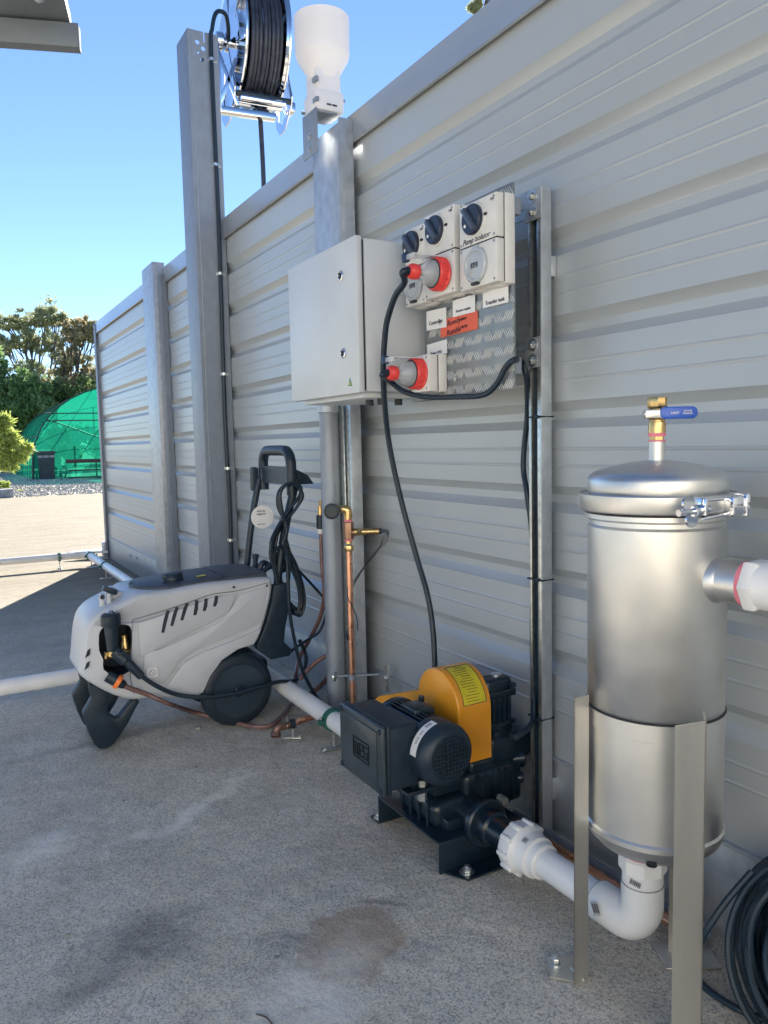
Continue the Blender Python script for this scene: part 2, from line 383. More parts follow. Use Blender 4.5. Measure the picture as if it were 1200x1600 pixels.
b = MB(); b.bb(D-.02, D+.07, Y1, Y1+.05, .0, 2.2, .004); b.bb(D-.026, D-.018, Y1-.025, Y1+.05, .0, 2.2, .002)
b.build('corner_trim', galv_d, wall)
b = MB(); b.bb(D-.10, D+.02, Y1-.03, Y1+.12, .004, .014, .002)
q = fz(140, 850); b.prism([(-.36, .35), (-.02, .16), (0.0, .42)], (D, Y1-.2, .06), (AX, AY, AZ), .02)
b.bb(D-.06, D-.03, Y1-.02, Y1+.05, .01, .16, .003)
b.build('foot_plate', galv, wall)
# ---------------------------------------------------------------- posts
def cpost(name, label, x0, x1, y0, dep, z0, z1, m, holes=(), group=None, slot=False, t=.004):
    r = thing(name, label, 'post', ((x0+x1)/2, y0, z0), group)
    b = MB()
    wdt = x1-x0; out = [(0, z0), (wdt, z0), (wdt, z1)]
    if slot: out += [(wdt*.56, z1), (wdt*.56, z1-.05), (wdt*.52, z1-.05), (wdt*.52, z1)]
    out += [(0, z1)]
    b.prism(out, (x0, y0, 0), (AX, AZ, AY), t, holes=holes)
    b.build('web', m, r)
    b = MB(); b.bb(x0-.0005, x0+t, y0+t, y0+dep, z0, z1, .001); b.bb(x1-t, x1+.0005, y0+t, y0+dep, z0, z1, .001)
    b.bb(x0+t, x0+.03, y0+dep-t, y0+dep-.0005, z0, z1); b.bb(x1-.03, x1-t, y0+dep-t, y0+dep-.0005, z0, z1)
    b.build('flange', m, r)
    return r
# tall post with the hose reel
TX0, TX1, TY = 1.205, 1.362, 3.93
tp = cpost('steel_post', 'tallest grey steel post carrying the chrome hose reel above the wall', TX0, TX1, TY, .19, 0, 3.11, galv_d,
           holes=[circ((.05, 3.055), .011), circ((.052, 3.005), .006, 12), circ((.072, 2.975), .010), circ((.078, 3.03), .011)], slot=True)
b = MB(); b.bb(TX0+.02, TX0+.0215, TY-.0015, TY, 0, 3.10); b.build('fold_line', zinc, tp)
b = MB(); b.bb(1.13, 1.364, 3.88, 4.16, .004, .016, .002); b.build('base_plate', galv_d, tp)
P2 = fx(260, 905, D-.075); py2 = fx(246, 600, D-.075).y
b = MB()
gp = thing('steel_post', 'wide galvanised post against the wall left of the tallest post', 'post', (D-.04, py2+.1, 0))
ya, yb = fx(247, 600, D-.08).y, fx(230, 600, D-.08).y
b.bb(D-.08, D-.076, ya, yb, .0, 2.245, .001); b.bb(D-.076, D-.004, ya, ya+.005, 0, 2.245, .001); b.build('web', galv, gp)
b = MB(); b.bb(D-.05, D-.005, ya-.045, ya-.001, .22, 2.16, .001); b.bb(D-.055, D-.03, ya-.049, ya-.045, .22, 2.16, .001); b.build('flange', galv_d, gp)
b = MB(); b.bb(D-.12, D-.006, ya-.05, yb+.05, .004, .012, .002); b.build('base_plate', galv_d, gp)
mp_ = thing('steel_post', 'galvanised post behind the white enclosure with the funnel-topped sensor on it', 'post', (D-.04, 2.6, 0))
b = MB(); b.bb(D-.080, D-.076, 2.49, 2.70, 0, 2.165, .001); b.bb(D-.076, D-.020, 2.49, 2.494, 0, 2.185, .001); b.bb(D-.076, D-.020, 2.696, 2.70, 0, 2.165); b.build('web', galv, mp_)
# cable down the tall post with clips
cx = TX0+.115
cb = MB(); cb.tube([(1.475, 4.10, 3.18), (1.455, 4.03, 3.21), (1.42, 3.97, 3.245), (1.36, 3.93, 3.22), (cx+.01, TY-.012, 3.13), (cx, TY-.012, 3.0), (cx+.004, TY-.012, 2.2), (cx-.004, TY-.012, 1.2), (cx+.003, TY-.012, .75), (cx-.002, TY-.012, .3)], .0105, 10, 8)
o = cb.build('power_cable', cable); tag(o, 'black cable clipped down the front of the tallest post', 'cable')
proto = None
for i, zz in enumerate((2.98, 2.47, 1.93, 1.42, 1.28-.35, .55)):
    if proto is None:
        proto = thing('cable_clip', 'small silver clip on the tallest post, highest of its row', 'clip', (cx, TY-.001, zz), 'clips holding the cable on the tallest post')
        b = MB(); b.bb(cx-.016, cx+.03, TY-.004, TY-.001, zz-.008, zz+.008, .001); b.lathe([(.0125, -.007), (.0145, -.007), (.0145, .007), (.0125, .007)], (cx, TY-.012, zz), AZ, 20); b.build('strap', zinc, proto)
        b = MB(); hexbolt(b, (cx+.024, TY-.004, zz), (0, -1, 0), .004, .003, False); b.build('screw', zinc, proto)
    else:
        c = copy_tree(proto); c.location.z = zz
        c['label'] = ['', 'silver cable clip second from the top of the tallest post', 'silver cable clip on the tallest post level with the top of the grey wall', 'silver cable clip on the tallest post level with the tree tops', 'silver cable clip on the tallest post just above the washer handle height', 'lowest silver cable clip on the tallest post, just above the washer'][i]
# ---------------------------------------------------------------- hose reel
rc = Vector((1.612, 4.10, 3.18)); ra = Vector((math.cos(R(5)), -math.sin(R(5)), 0)).normalized(); rb = AZ.cross(ra)
hr = thing('hose_reel', 'chrome hose reel full of black hose on top of the tallest post', 'hose reel', (rc.x, rc.y, 2.8))
RR = .315
def disc(off, dsh):
    b = MB(); b.lathe([(.0, off), (.09, off), (.10, off+dsh*.02), (.17, off+dsh*.02), (.19, off), (RR-.02, off), (RR-.012, off+dsh*.012), (RR, off+dsh*.012), (RR, off+dsh*.02), (RR-.02, off+dsh*.01), (.02, off+dsh*.028), (0, off+dsh*.028)], rc, ra, 72)
    for k in range(6):
        a = k*math.pi/3+.3; d = rb*math.cos(a)+AZ*math.sin(a)
        b.bar(rc+ra*(off+dsh*.018)+d*.10, rc+ra*(off+dsh*.018)+d*(RR-.03), .022, .008, .003, upv=ra)
    return b
disc(-.098, -1).build('side_disc', chrome, hr); disc(.098, 1).build('side_disc', chrome, hr)
b = MB(); b.lathe([(.12, -.095), (.12, .095)], rc, ra, 48); b.build('drum', chrome, hr)
b = MB()
for lay, rr_ in enumerate((.285, .268)):
    pts = []; nn = 8; off = .0 if lay == 0 else .006
    for i in range(nn*36+1):
        a = 2*math.pi*i/36; pts.append(rc+ra*(-.086+off+.0212*i/36)+(rb*math.cos(a)+AZ*math.sin(a))*(rr_+.006*math.sin(a*.37)))
    b.tube(pts, .0115, 8, 0)
b.build('wound_hose', hoser, hr)
b = MB()
br0 = Vector((TX1, 4.04, 2.86))
b.bar((TX1, 3.97, 2.765), (1.66, 3.93, 2.765), .05, .03, .003); 
b.bb(TX1, TX1+.006, 3.93, 4.12, 2.74, 3.08, .002)
b.bar((TX1+.004, 3.95, 2.79), (TX1+.10, 3.95, 3.03), .008, .02, .002); b.bar((TX1+.004, 3.95, 3.05), (TX1+.10, 3.95, 2.80), .008, .02, .002)
b.build('bracket', chrome, hr)
b = MB()
for off in (-.150, .150):
    c0 = rc+ra*off
    b.prism([(-.10, -.36), (-.04, -.42), (.06, -.42), (.17, -.34), (.185, -.30), (.04, .03), (0, .05), (-.05, .02)], c0, (rb*-1, AZ, ra), .006*(1 if off > 0 else -1), holes=[[(-.06, -.34), (.02, -.38), (.10, -.32), (.0, -.10)]])
b.cyl(rc-ra*.19, rc+ra*.19, .022, 20); b.cyl(rc+ra*.16, rc+ra*.20, .04, 20, .006)
b.cyl(rc-ra*.2, rc-ra*.16, .045, 20, .006)
b.build('support_arm', chrome, hr)
gdp = rc+AZ*-.335+rb*-.10
b = MB()
b.bar(gdp-ra*.14+AZ*.04, gdp+ra*.15+AZ*.04, .02, .02, .004); b.bar(gdp-ra*.14+rb*-.06+AZ*.02, gdp+ra*.15+rb*-.06+AZ*.02, .02, .02, .004)
b.box(gdp+AZ*-.045, (.085, .06, .045), .012)
b.build('hose_guide', blackp, hr)
b = MB(); b.cyl(gdp-ra*.12+AZ*-.0, gdp+ra*.12+AZ*-.0, .016, 16); b.cyl(gdp-ra*.12+AZ*.0+rb*-.06, gdp+ra*.12+AZ*.0+rb*-.06, .016, 16)
b.box(gdp+ra*.165+AZ*.0, (.03, .1, .05), .006)
b.build('roller', chrome, hr)
b = MB(); b.tube([gdp+AZ*.08, gdp+AZ*-.05, gdp+AZ*-.4+ra*.006, gdp+AZ*-.9, gdp+AZ*-1.7], .0125, 10, 6); b.build('hanging_hose', hoser, hr)
# ---------------------------------------------------------------- funnel-topped sensor
sp = Vector((1.30, 2.64, 0)); scn = fx(503, 60, 1.30); sy = scn.y
se = thing('weather_sensor', 'off white funnel-topped weather sensor standing on the galvanised post', 'sensor', (1.30, sy, 2.17))
zt_ = fx(503, 30, 1.30).z; zb_ = fx(503, 95, 1.30).z; rS = .1
b = MB(); b.lathe([(.052, zb_-.075), (.06, zb_-.055), (.094, zb_+.0), (.0985, zb_+.02), (rS, zt_), (.094, zt_), (.09, zb_+.02), (.0, zb_-.03)], (1.30, sy, 0), AZ, 56); b.build('funnel', sensor, se)
b = MB(); zq = fx(503, 185, 1.30).z
b.box((1.30, sy, (zb_-.03+zq)/2), (.098, .10, zb_-.03-zq), .012); b.box((1.30, sy, zq+.035), (.112, .116, .075), .012); b.build('body', sensor, se)
b = MB()
for dz in (.10, .03): b.bb(1.240, 1.2525, sy-.062, sy-.03, zq+dz-.008, zq+dz+.008, .002)
b.cyl((1.30-.063, sy+.03, zq+.01), (1.30-.075, sy+.03, zq+.01), .006, 12); b.cyl((1.345, sy-.04, zq+.05), (1.365, sy-.04, zq+.05), .006, 12)
b.build('latch', galv_d, se)
b = MB()
for k in (0, 1): b.bb(1.283+k*.022, 1.301+k*.022, sy-.0600, sy-.0575, zq+.016, zq+.022)
b.build('cable_slot', ink, se)
b = MB(); b.bb(1.245, 1.249, sy-.05, sy+.07, 2.09, zq+.01, .001); b.bb(1.249, 1.33, sy-.05, sy+.05, zq-.008, zq-.002, .001); b.build('mount_bracket', galv_d, se)
b = MB()
for dz in (.0, .045): hexbolt(b, (1.245, sy+.01, 2.115+dz), (-1, 0, 0), .007, .005)
b.build('bolt', zinc, se)
# ---------------------------------------------------------------- white enclosure
ex0, ex1 = 1.03, 1.262
eL = fx(449, 419, ex0); eR = fx(555, 366, ex0); eB = fx(458, 627, ex0)
y0, y1, z0, z1 = eR.y, eL.y, eB.z-.002, eR.z
en = thing('electrical_enclosure', 'square white electrical enclosure fixed to the wall above the washer', 'enclosure', (ex1, (y0+y1)/2, z0))
b = MB(); b.bb(ex0+.028, ex1, y0+.004, y1-.004, z0+.004, z1-.004, .006); b.build('body', boxp, en)
b = MB(); b.bb(ex0+.021, ex0+.03, y0+.009, y1-.009, z0+.009, z1-.009); b.build('seal', sockd, en)
b = MB(); b.bb(ex0, ex0+.020, y0, y1, z0, z1, .004); dr = b.build('door', boxp, en)
for (px, py) in ((533, 431), (537, 552)):
    p = fx(px, py, ex0-.001)
    b = MB(); b.lathe([(0, 0), (.0145, 0), (.0145, .003), (.012, .005), (.011, .002), (0, .002)], p, (-1, 0, 0), 28); lk = b.build('lock', chrome, dr)
    b = MB(); b.lathe([(.0, 0), (.0085, 0), (.0085, .0035), (0, .0035)], p, (-1, 0, 0), 20); b.box(p+Vector((-.0045, 0, 0)), (.002, .004, .016)); b.build('keyhole', ink, lk)
p = fx(547, 598, ex0-.0006)
b = MB(); b.prism([(-.0105, -.010), (.0105, -.010), (0, .014)], p, XF, .0008); gl = b.build('label', greenl, dr)
b = MB(); b.prism([(-.006, -.006), (-.002, -.004), (.001, -.008), (.004, -.007), (.002, -.002), (.003, .003), (.001, .004), (-.001, 0), (-.004, -.002)], p+Vector((-.001, 0, 0)), XF, .0004); b.build('emblem', goldl, gl)
b = MB(); b.prism([(-.0105, -.0135), (.0105, -.0135), (.0105, -.0105), (-.0105, -.0105)], p, XF, .0008); b.build('label', paper, dr)
b = MB(); b.bb(ex0+.03, ex1, y0+.03, y1-.03, z0-.012, z0+.004, .003); b.build('gland_plate', boxp, en)
b = MB()
for k, (dx, dy) in enumerate(((.10, .05), (.10, .12), (.17, .07))):
    b.cyl((ex0+dx, y0+dy, z0-.012), (ex0+dx, y0+dy, z0-.03), .012, 16)
b.build('cable_gland', sockd, en)
# added dark rail standing in for the shade in the gap beside the enclosure
b = MB(); 
rl = thing('gap_shade_rail', 'added dark rail standing in for shade in the gap between the enclosure and the tread plate', 'rail', (1.3, 1.98, 1.15))
b.bb(1.262, 1.30, 1.94, 2.0, 1.17, 1.66, .002); b.bb(1.262, 1.30, 1.68, 1.93, 1.56, 1.60, .002); b.build('upright', galv_d, rl)
# ---------------------------------------------------------------- tread plate with sockets
PX = 1.215
pl0, pl1 = 1.47, 1.852; pz0, pz1 = 1.172, 1.655
tpl = thing('tread_plate', 'aluminium chequered plate carrying the power sockets and paper labels', 'plate', (PX, (pl0+pl1)/2, pz0))
b = MB(); b.bb(PX, PX+.004, pl0, pl1, pz0, pz1, .001); b.bb(PX, PX+.009, pl0-.003, pl0, pz0, pz1, .001); b.build('sheet', treadm, tpl)
b = MB(); pit = .041; iy = 0
for a in range(15):
    for c in range(19):
        yy = pl0+.012+a*pit; zz = pz0+.012+c*pit
        if yy > pl1-.008 or zz > pz1-.01: continue
        sgn = 1 if (a+c) % 2 else -1
        for k in range(-2, 3):
            d = Vector((0, math.cos(R(58)), sgn*math.sin(R(58)))); pp = Vector((PX, yy, zz))+Vector((0, 1, 0))*k*.0072
            L_ = .0165; wv = Vector((0, -d.z, d.y))*.0013; top = Vector((-.0019, 0, 0))
            b.add([pp-d*L_, pp+wv-d*L_*.3, pp+d*L_, pp-wv+d*L_*.3, pp+top-d*L_*.6, pp+top+d*L_*.6], [(0, 1, 4), (1, 5, 4), (1, 2, 5), (2, 3, 5), (3, 4, 5), (3, 0, 4)])
b.build('tread_pattern', treadb, tpl, ang=60)
b = MB(); 
for (px, py) in ((712, 590), (690, 505)): hexbolt(b, fx(px, py, PX-.001), (-1, 0, 0), .006, .004)
b.build('bolt', zinc, tpl)
def paperlabel(px0, py0, px1, py1, pyb, s, size, col, cat_label, rot=0, tilt=0, name='paper_label', shear=0, xo=0, cm=ink, dxp=0):
    dxp = dxp or .003; a = fx(px0, py0, PX-.003-dxp); b2 = fx(px1, py1, PX-.003-dxp); c = fx(px0, pyb, PX-.003-dxp)
    h = a.z-c.z; wd = a.y-b2.y; cen = Vector((PX-.0022-dxp, (a.y+b2.y)/2, (a.z+b2.z)/2-h/2))
    r = thing(name, cat_label, 'label', cen)
    b = MB(); dz = (b2.z-a.z)/2
    # a sheet with a slight curl
    n = 8; vs = []; fs = []
    for i in range(n+1):
        t = i/n; cu = .0012*math.sin(t*math.pi)
        for k in (0, 1):
            for q in (0, .0004): vs.append((cen.x-cu-q, cen.y+wd/2-wd*t, cen.z-dz+2*dz*t+(h/2 if k else -h/2)))
    for i in range(n):
        o = i*4; fs += [(o, o+2, o+6, o+4), (o+1, o+5, o+7, o+3), (o, o+4, o+5, o+1), (o+2, o+3, o+7, o+6)]
    b.add(vs, fs); b.build('paper', col, r)
    for i, (ln, sz, ox, oz) in enumerate(s):
        text(ln, 'writing', sz, cen+Vector((-.0019, -ox, oz)), XF, cm, r, shear=shear, rot=rot)
    return r
paperlabel(666, 487, 697, 480, 517, [('Controller', .0155, 0, -.008)], .1, paper, 'white paper label reading Controller on the chequered plate')
paperlabel(707, 470, 742, 460, 496, [('Pressure washer', .0098, 0, -.009)], .1, paper, 'white paper label reading Pressure washer under the middle socket')
paperlabel(754, 455, 794, 444, 482, [('Transfer tank', .0138, 0, -.011)], .1, paper, 'white paper label reading Transfer tank under the right socket')
paperlabel(667, 539, 698, 530, 560, [('Power GPO', .0105, 0, -.010)], .1, paper, 'white paper label just above the lowest socket')
paperlabel(688, 501, 746, 485, 528, [('Rowdy', .0215, -.020, .010), ('fellow', .0115, .024, .012), ('Rumble', .0215, -.020, -.014), ('Harley', .0115, .026, -.008)], .1, redt, 'red tape with black handwriting stuck across the chequered plate', shear=.25, dxp=.0006, rot=R(4))
SW = {}
def switched_socket(pxl, pyt, pxr, pyb, fxp, lab, plug=False, brand=True, scribble=None, dial=True):
    a = fx(pxl, pyt, fxp); c = fx(pxl, pyb, fxp); e = fx(pxr, pyt, fxp)
    yl, yr, zt_, zb_ = a.y, e.y, a.z, c.z; zm = (zt_+zb_)/2; wd = yl-yr; cy = (yl+yr)/2
    r = thing('power_socket', lab, 'socket', (PX, cy, zb_), 'switched power sockets along the top of the plate')
    b = MB(); b.bb(fxp+.026, PX-.0005, yr-.001, yl+.001, zb_-.002, zt_+.002, .004); b.build('back_box', sockp, r)
    b = MB(); b.bb(fxp+.0235, fxp+.027, yr+.002, yl-.002, zb_+.002, zt_-.002); b.bb(fxp+.003, fxp+.026, yr+.002, yl-.002, zm-.0016, zm+.0016); b.build('seam', sockd, r)
    hgt = zt_-zm
    sf = MB(); sf.bb(fxp, fxp+.024, yr, yl, zm+.0012, zt_, .0035); sp_ = sf.build('switch_plate', sockp, r)
    sf = MB(); sf.bb(fxp, fxp+.024, yr, yl, zb_, zm-.0012, .0035); ss_ = sf.build('socket_plate', sockp, r)
    for (pa, zc) in ((sp_, zm+hgt/2), (ss_, zm-hgt/2)):
        b = MB()
        for sy_ in (-1, 1):
            for sz_ in (-1, 1): b.cyl((fxp+.001, cy+sy_*(wd/2-.008), zc+sz_*(hgt/2-.008)), (fxp-.0008, cy+sy_*(wd/2-.008), zc+sz_*(hgt/2-.008)), .0032, 12)
        b.build('screw', galv_d, pa)
    dr_ = min(.036, wd*.36); cz = zm+hgt*.56; cyd = cy+wd*.06
    b = MB(); b.lathe([(dr_+.006, 0), (dr_+.005, .003), (dr_+.001, .004), (0, .004)], (fxp+.0005, cyd, cz), (-1, 0, 0), 40); b.build('bezel', sockp, sp_)
    b = MB(); b.lathe([(dr_, 0), (dr_, .009), (dr_*.93, .012), (0, .012)], (fxp-.003, cyd, cz), (-1, 0, 0), 40)
    dl = b.build('switch_dial', mat('navy_dial', (.02, .03, .055), .35), sp_)
    d = Vector((0, -math.cos(R(52)), -math.sin(R(52)))); b = MB(); cc = Vector((fxp-.018, cyd, cz)); b.bar(cc-d*dr_*.95, cc+d*dr_*.95, dr_*.42, .012, .004, upv=(-1, 0, 0)); b.build('grip', mat('navy_grip', (.05, .07, .11), .3), dl)
    b = MB(); b.lathe([(0, 0), (.0042, 0), (.0042, .0008), (0, .0008)], (fxp-.0152, cyd+dr_*.55, cz-dr_*.35), (-1, 0, 0), 16); b.build('dot', paper, dl)
    b = MB(); b.bb(fxp-.005, fxp, cyd-dr_-.013, cyd-dr_-.004, cz+.0, cz+.006, .001); b.build('lock_tab', blackp, sp_)
    text('OFF', 'lettering', .009, (fxp-.0002, yl-.016, zt_-.014), XF, ink, sp_); text('ON', 'lettering', .009, (fxp-.0002, yr+.014, zt_-.014), XF, ink, sp_)
    text('clipsal', 'lettering', .008, (fxp-.0002, cy, zt_-.010), XF, ink, sp_)
    if scribble: text(scribble, 'handwriting', .019, (fxp-.0002, cy+.005, zm+.0115), XF, ink, sp_, shear=.4)
    cz = zm-hgt*.50
    if not plug:
        q = min(.043, wd*.42)
        b = MB(); b.lathe([(q, 0), (q, .006), (q*.9, .010), (q*.78, .010), (q*.72, .006), (q*.5, .007), (0, .008)], (fxp, cy+.003, cz), (-1, 0, 0), 44)
        b.bb(fxp-.008, fxp, cy-.012+.003, cy+.012+.003, cz+q*.7, zm-.004, .003); fl = b.build('cover_flap', coverp, ss_)
        b = MB(); b.prism([(-.013, -.006), (.013, -.006), (.013, .006), (-.013, .006)], (fxp-.0075, cy+.003, cz), XF, .0012, holes=[[(-.0115, -.0045), (.0115, -.0045), (.0115, .0045), (-.0115, .0045)]]); b.build('logo_frame', ink, fl)
        text('GEN', 'lettering', .010, (fxp-.0082, cy+.003, cz), XF, ink, fl)
        b = MB(); b.bb(fxp-.010, fxp, cy-.010, cy+.016, cz-q-.004, cz-q+.003, .002); b.build('latch', blackp, ss_)
    else:
        b = MB(); b.lathe([(.046, 0), (.046, .004), (.040, .006), (0, .006)], (fxp+.001, cy-.003, cz), (-1, 0, 0), 44); b.build('socket_ring', sockp, ss_)
        b = MB(); b.lathe([(.004, 0), (.030, .0)], (fxp-.03, cy+.02, zm-.002), (0, -.2, 1), 4)
    b = MB()
    for k in (-.5, .5): b.lathe([(.016, 0), (.016, .003), (.013, .003), (0, .002)], (fxp+.055 if PX-fxp > .06 else PX-.014, cy+k*wd*.5, zb_-.001), (0, 0, -1), 22)
    b.build('knockout', sockp, r)
    SW[lab] = (fxp, cy, cz, wd)
    return r
F3, F2, F1 = 1.158, 1.160, 1.162
switched_socket(632, 362, 663, 482, F1, 'leftmost switched socket of the row, half hidden behind a red plug')
switched_socket(662, 340, 709, 470, F2, 'middle switched socket of the row with the red plug in it', plug=True)
switched_socket(717, 325, 775, 457, F3, 'largest switched socket at the right end with handwriting under its dial', scribble='Pump Isolator')
# lower single outlet
lo = thing('power_outlet', 'single outlet box at the lower left corner of the chequered plate', 'outlet', (PX, 1.76, 1.2))
yR = fx(699, 580, PX).y; fL = fy(669, 580, yR).x
lz1 = fx(667, 553, fL).z; lz0 = fx(671, 611, fL).z; yL = fx(640, 600, fL).y
b = MB(); b.bb(fL+.034, PX-.0005, yR-.001, yL+.001, lz0-.001, lz1+.001, .004); b.build('back_box', sockp, lo)
b = MB(); b.bb(fL+.031, fL+.036, yR+.002, yL-.002, lz0+.002, lz1-.002); b.build('seam', sockd, lo)
b = MB(); b.bb(fL, fL+.032, yR, yL, lz0, lz1, .004); fp = b.build('front_plate', sockp, lo)
b = MB()
for yy in (yR+.008, yL-.008):
    for zz in (lz0+.008, lz1-.008): b.cyl((fL+.001, yy, zz), (fL-.001, yy, zz), .0032, 12)
b.build('screw', galv_d, fp)
def plug(o, label, clear_len=.036, r=.043, red=.028):
    o = Vector(o); a = Vector((-1, 0, 0))
    t = thing('power_plug', label, 'plug', o, 'red collared plugs pushed into the sockets')
    b = MB(); b.lathe([(r, 0), (r, .003), (r*.94, .005), (r*.96, red-.004), (r*.9, red), (r*.8, red), (r*.8, 0)], o, a, 44); 
    for k in range(14):
        an = 2*math.pi*k/14; d = Vector((0, math.cos(an), math.sin(an))); b.box(o+a*red*.5+d*r*.95, (red*.7, .004, .004), .001)
    b.build('collar', redp, t)
    b = MB(); b.lathe([(r*.86, red-.002), (r*.86, red+.002), (0, red+.002)], o, a, 40); b.build('seal', sockd, t)
    h = red+.002
    b = MB(); b.lathe([(r*.8, h), (r*.78, h+clear_len*.3), (r*.62, h+clear_len*.65), (r*.34, h+clear_len), (r*.30, h+clear_len+.012), (0, h+clear_len+.012)], o, a, 40); b.build('clear_body', clearp, t)
    b = MB(); b.lathe([(.010, h), (.010, h+clear_len)], o, a, 12)
    for k in range(3):
        an = 2*math.pi*k/3+.4; d = Vector((0, math.cos(an), math.sin(an)))*.014; b.cyl(o+a*h+d, o+a*(h+clear_len*.6)+d, .0045, 10)
    b.build('terminal', galv_d, t)
    h2 = h+clear_len+.008
    b = MB(); b.lathe([(.012, h2-.004), (.019, h2), (.020, h2+.016), (.016, h2+.024), (.008, h2+.026), (0, h2+.026)], o, a, 24); b.build('gland', redp, t)
    b = MB(); b.lathe([(.0105, h2+.02), (.0105, h2+.03)], o, a, 16); b.build('grommet', rubber, t)
    # clear flap lifted above the plug
    b = MB(); b.box(o+Vector((-.05, 0, r*.93)), (.10, .05, .004), .0015); b.box(o+Vector((-.098, .0, r*.93-.006)), (.012, .05, .014), .003); b.build('cover_flap', clearp, t)
    b = MB(); b.box(o+Vector((-.100, .012, r*.93-.005)), (.016, .018, .022), .003); b.build('latch', mat('navy_latch', (.01, .03, .08), .4), t)
    return o+a*(h2+.03)
mid = SW['middle switched socket of the row with the red plug in it']
e1 = plug((mid[0]-.004, mid[1]-.016, mid[2]-.003), 'red collared plug with thick cable in the middle socket of the row')
e2 = plug((fL-.001, (yR+yL)/2-.004, (lz0+lz1)/2), 'red collared plug in the lowest outlet on the plate')
# ---------------------------------------------------------------- strut channel post and its brackets
sx0 = 1.312; sy0 = fx(846, 600, sx0).y; sy1 = fx(826, 600, sx0).y; sxr = fy(862, 600, sy0).x
st = thing('strut_channel', 'upright galvanised strut between the tread plate and the filter', 'strut', ((sx0+sxr)/2, sy0, 0))
zs = fy(850, 290, sy0).z
b = MB(); b.bb(sx0, sxr, sy0, sy0+.003, .004, zs, .001); b.bb(sxr-.003, sxr, sy0+.003, sy1, .004, zs); b.build('web', galv, st)
b = MB(); b.bb(sx0, sx0+.003, sy0+.003, sy0+.016, .004, zs, .001); b.bb(sx0, sx0+.003, sy1-.009, sy1, .004, zs, .001); b.bb(sx0+.003, sx0+.010, sy0+.013, sy0+.016, .004, zs); b.bb(sx0+.003, sxr, sy1-.003, sy1, .004, zs); b.build('lip', zinc, st)
b = MB(); b.bb(sx0+.012, sx0+.014, sy0+.005, sy1-.004, .004, zs); b.build('channel_shadow_face', blackp, st)  # dark sheet set inside the slot as painted shade
st.children[-1].name = 'slot_shade_face'
b = MB(); b.bb(sxr, D-.001, sy0-.002, sy1+.01, .10, .16, .002); b.bb(sxr, D-.001, sy0, sy1, 1.45, 1.50, .002); b.build('wall_bracket', galv, st)
for i, (py0, py1, py2, py3) in enumerate(((290, 322, 291, 357), (0, 0, 0, 0))):
    pass
def lbrack(label, flip, zc):
    r = thing('corner_bracket', label, 'bracket', (sx0, sy0, zc), 'corner brackets joining the plate to the strut')
    s_ = -1 if flip else 1
    yA, yB = fx(846, 500, sx0-.006).y, fx(820, 500, sx0-.006).y; yC = fx(800, 500, sx0-.006).y
    hv = .075; hh = .042
    pts = [(yC-yC, 0), (yC-yA, 0), (yC-yA, -hv*s_), (yC-yB, -hv*s_), (yC-yB, -hh*s_), (0, -hh*s_)]
    if s_ < 0: pts = pts[::-1]
    b = MB(); b.prism(pts, (sx0-.001, yC, zc+(hv/2)*s_), XF, .005, bev=.001); b.build('plate', galv, r)
    b = MB()
    zz0 = zc+(hv/2)*s_
    for (yy, dz) in (((yA+yB)/2, -.018), ((yA+yB)/2, -.056), ((yB+yC)/2+.004, -.02)): hexbolt(b, (sx0-.006, yy, zz0+dz*s_), (-1, 0, 0), .0095, .008)
    b.build('bolt', zinc, r)
lbrack('upper galvanised corner bracket beside the largest switched socket', False, fx(830, 322, sx0).z)
lbrack('lower galvanised corner bracket where the black cable bends over', True, fx(830, 552, sx0).z)
# mounting rail behind the tread plate
for i, (zz, lab) in enumerate(((fx(830, 335, sx0).z, 'upper short steel rail behind the chequered plate'), (fx(830, 575, sx0).z, 'lower short steel rail behind the chequered plate'))):
    b = MB(); b.bb(PX+.006, PX+.03, pl0, pl1, zz-.02, zz+.02, .002)
    tag(b.build('short_rail', galv_d), lab, 'rail', 'rails behind the plate')
tie = None
for i, (py, lab) in enumerate(((651, 'black cable tie round the strut above the valve level'), (907, 'black cable tie round the strut beside the filter body'), (1124, 'lowest black cable tie round the strut behind the pump'))):
    z = fx(845, py, sx0).z
    if tie is None:
        tz = z; b = MB(); loop = [(sx0-.004, sy1+.003, z), (sx0-.004, sy0-.003, z), (sxr+.002, sy0-.003, z+.0), (sxr+.002, sy1+.003, z), (sx0-.004, sy1+.003, z)]
        b.tube(loop, .0022, 6, 0); b.box((sx0-.006, sy0+.012, z), (.006, .009, .009), .001); tie = b.build('cable_tie', blackp); tie.location = (0, 0, 0)
        tag(tie, lab, 'cable tie', 'cable ties round the strut')
    else:
        c = tie.copy(); C.objects.link(c); c.location.z = z-tz; c['label'] = lab
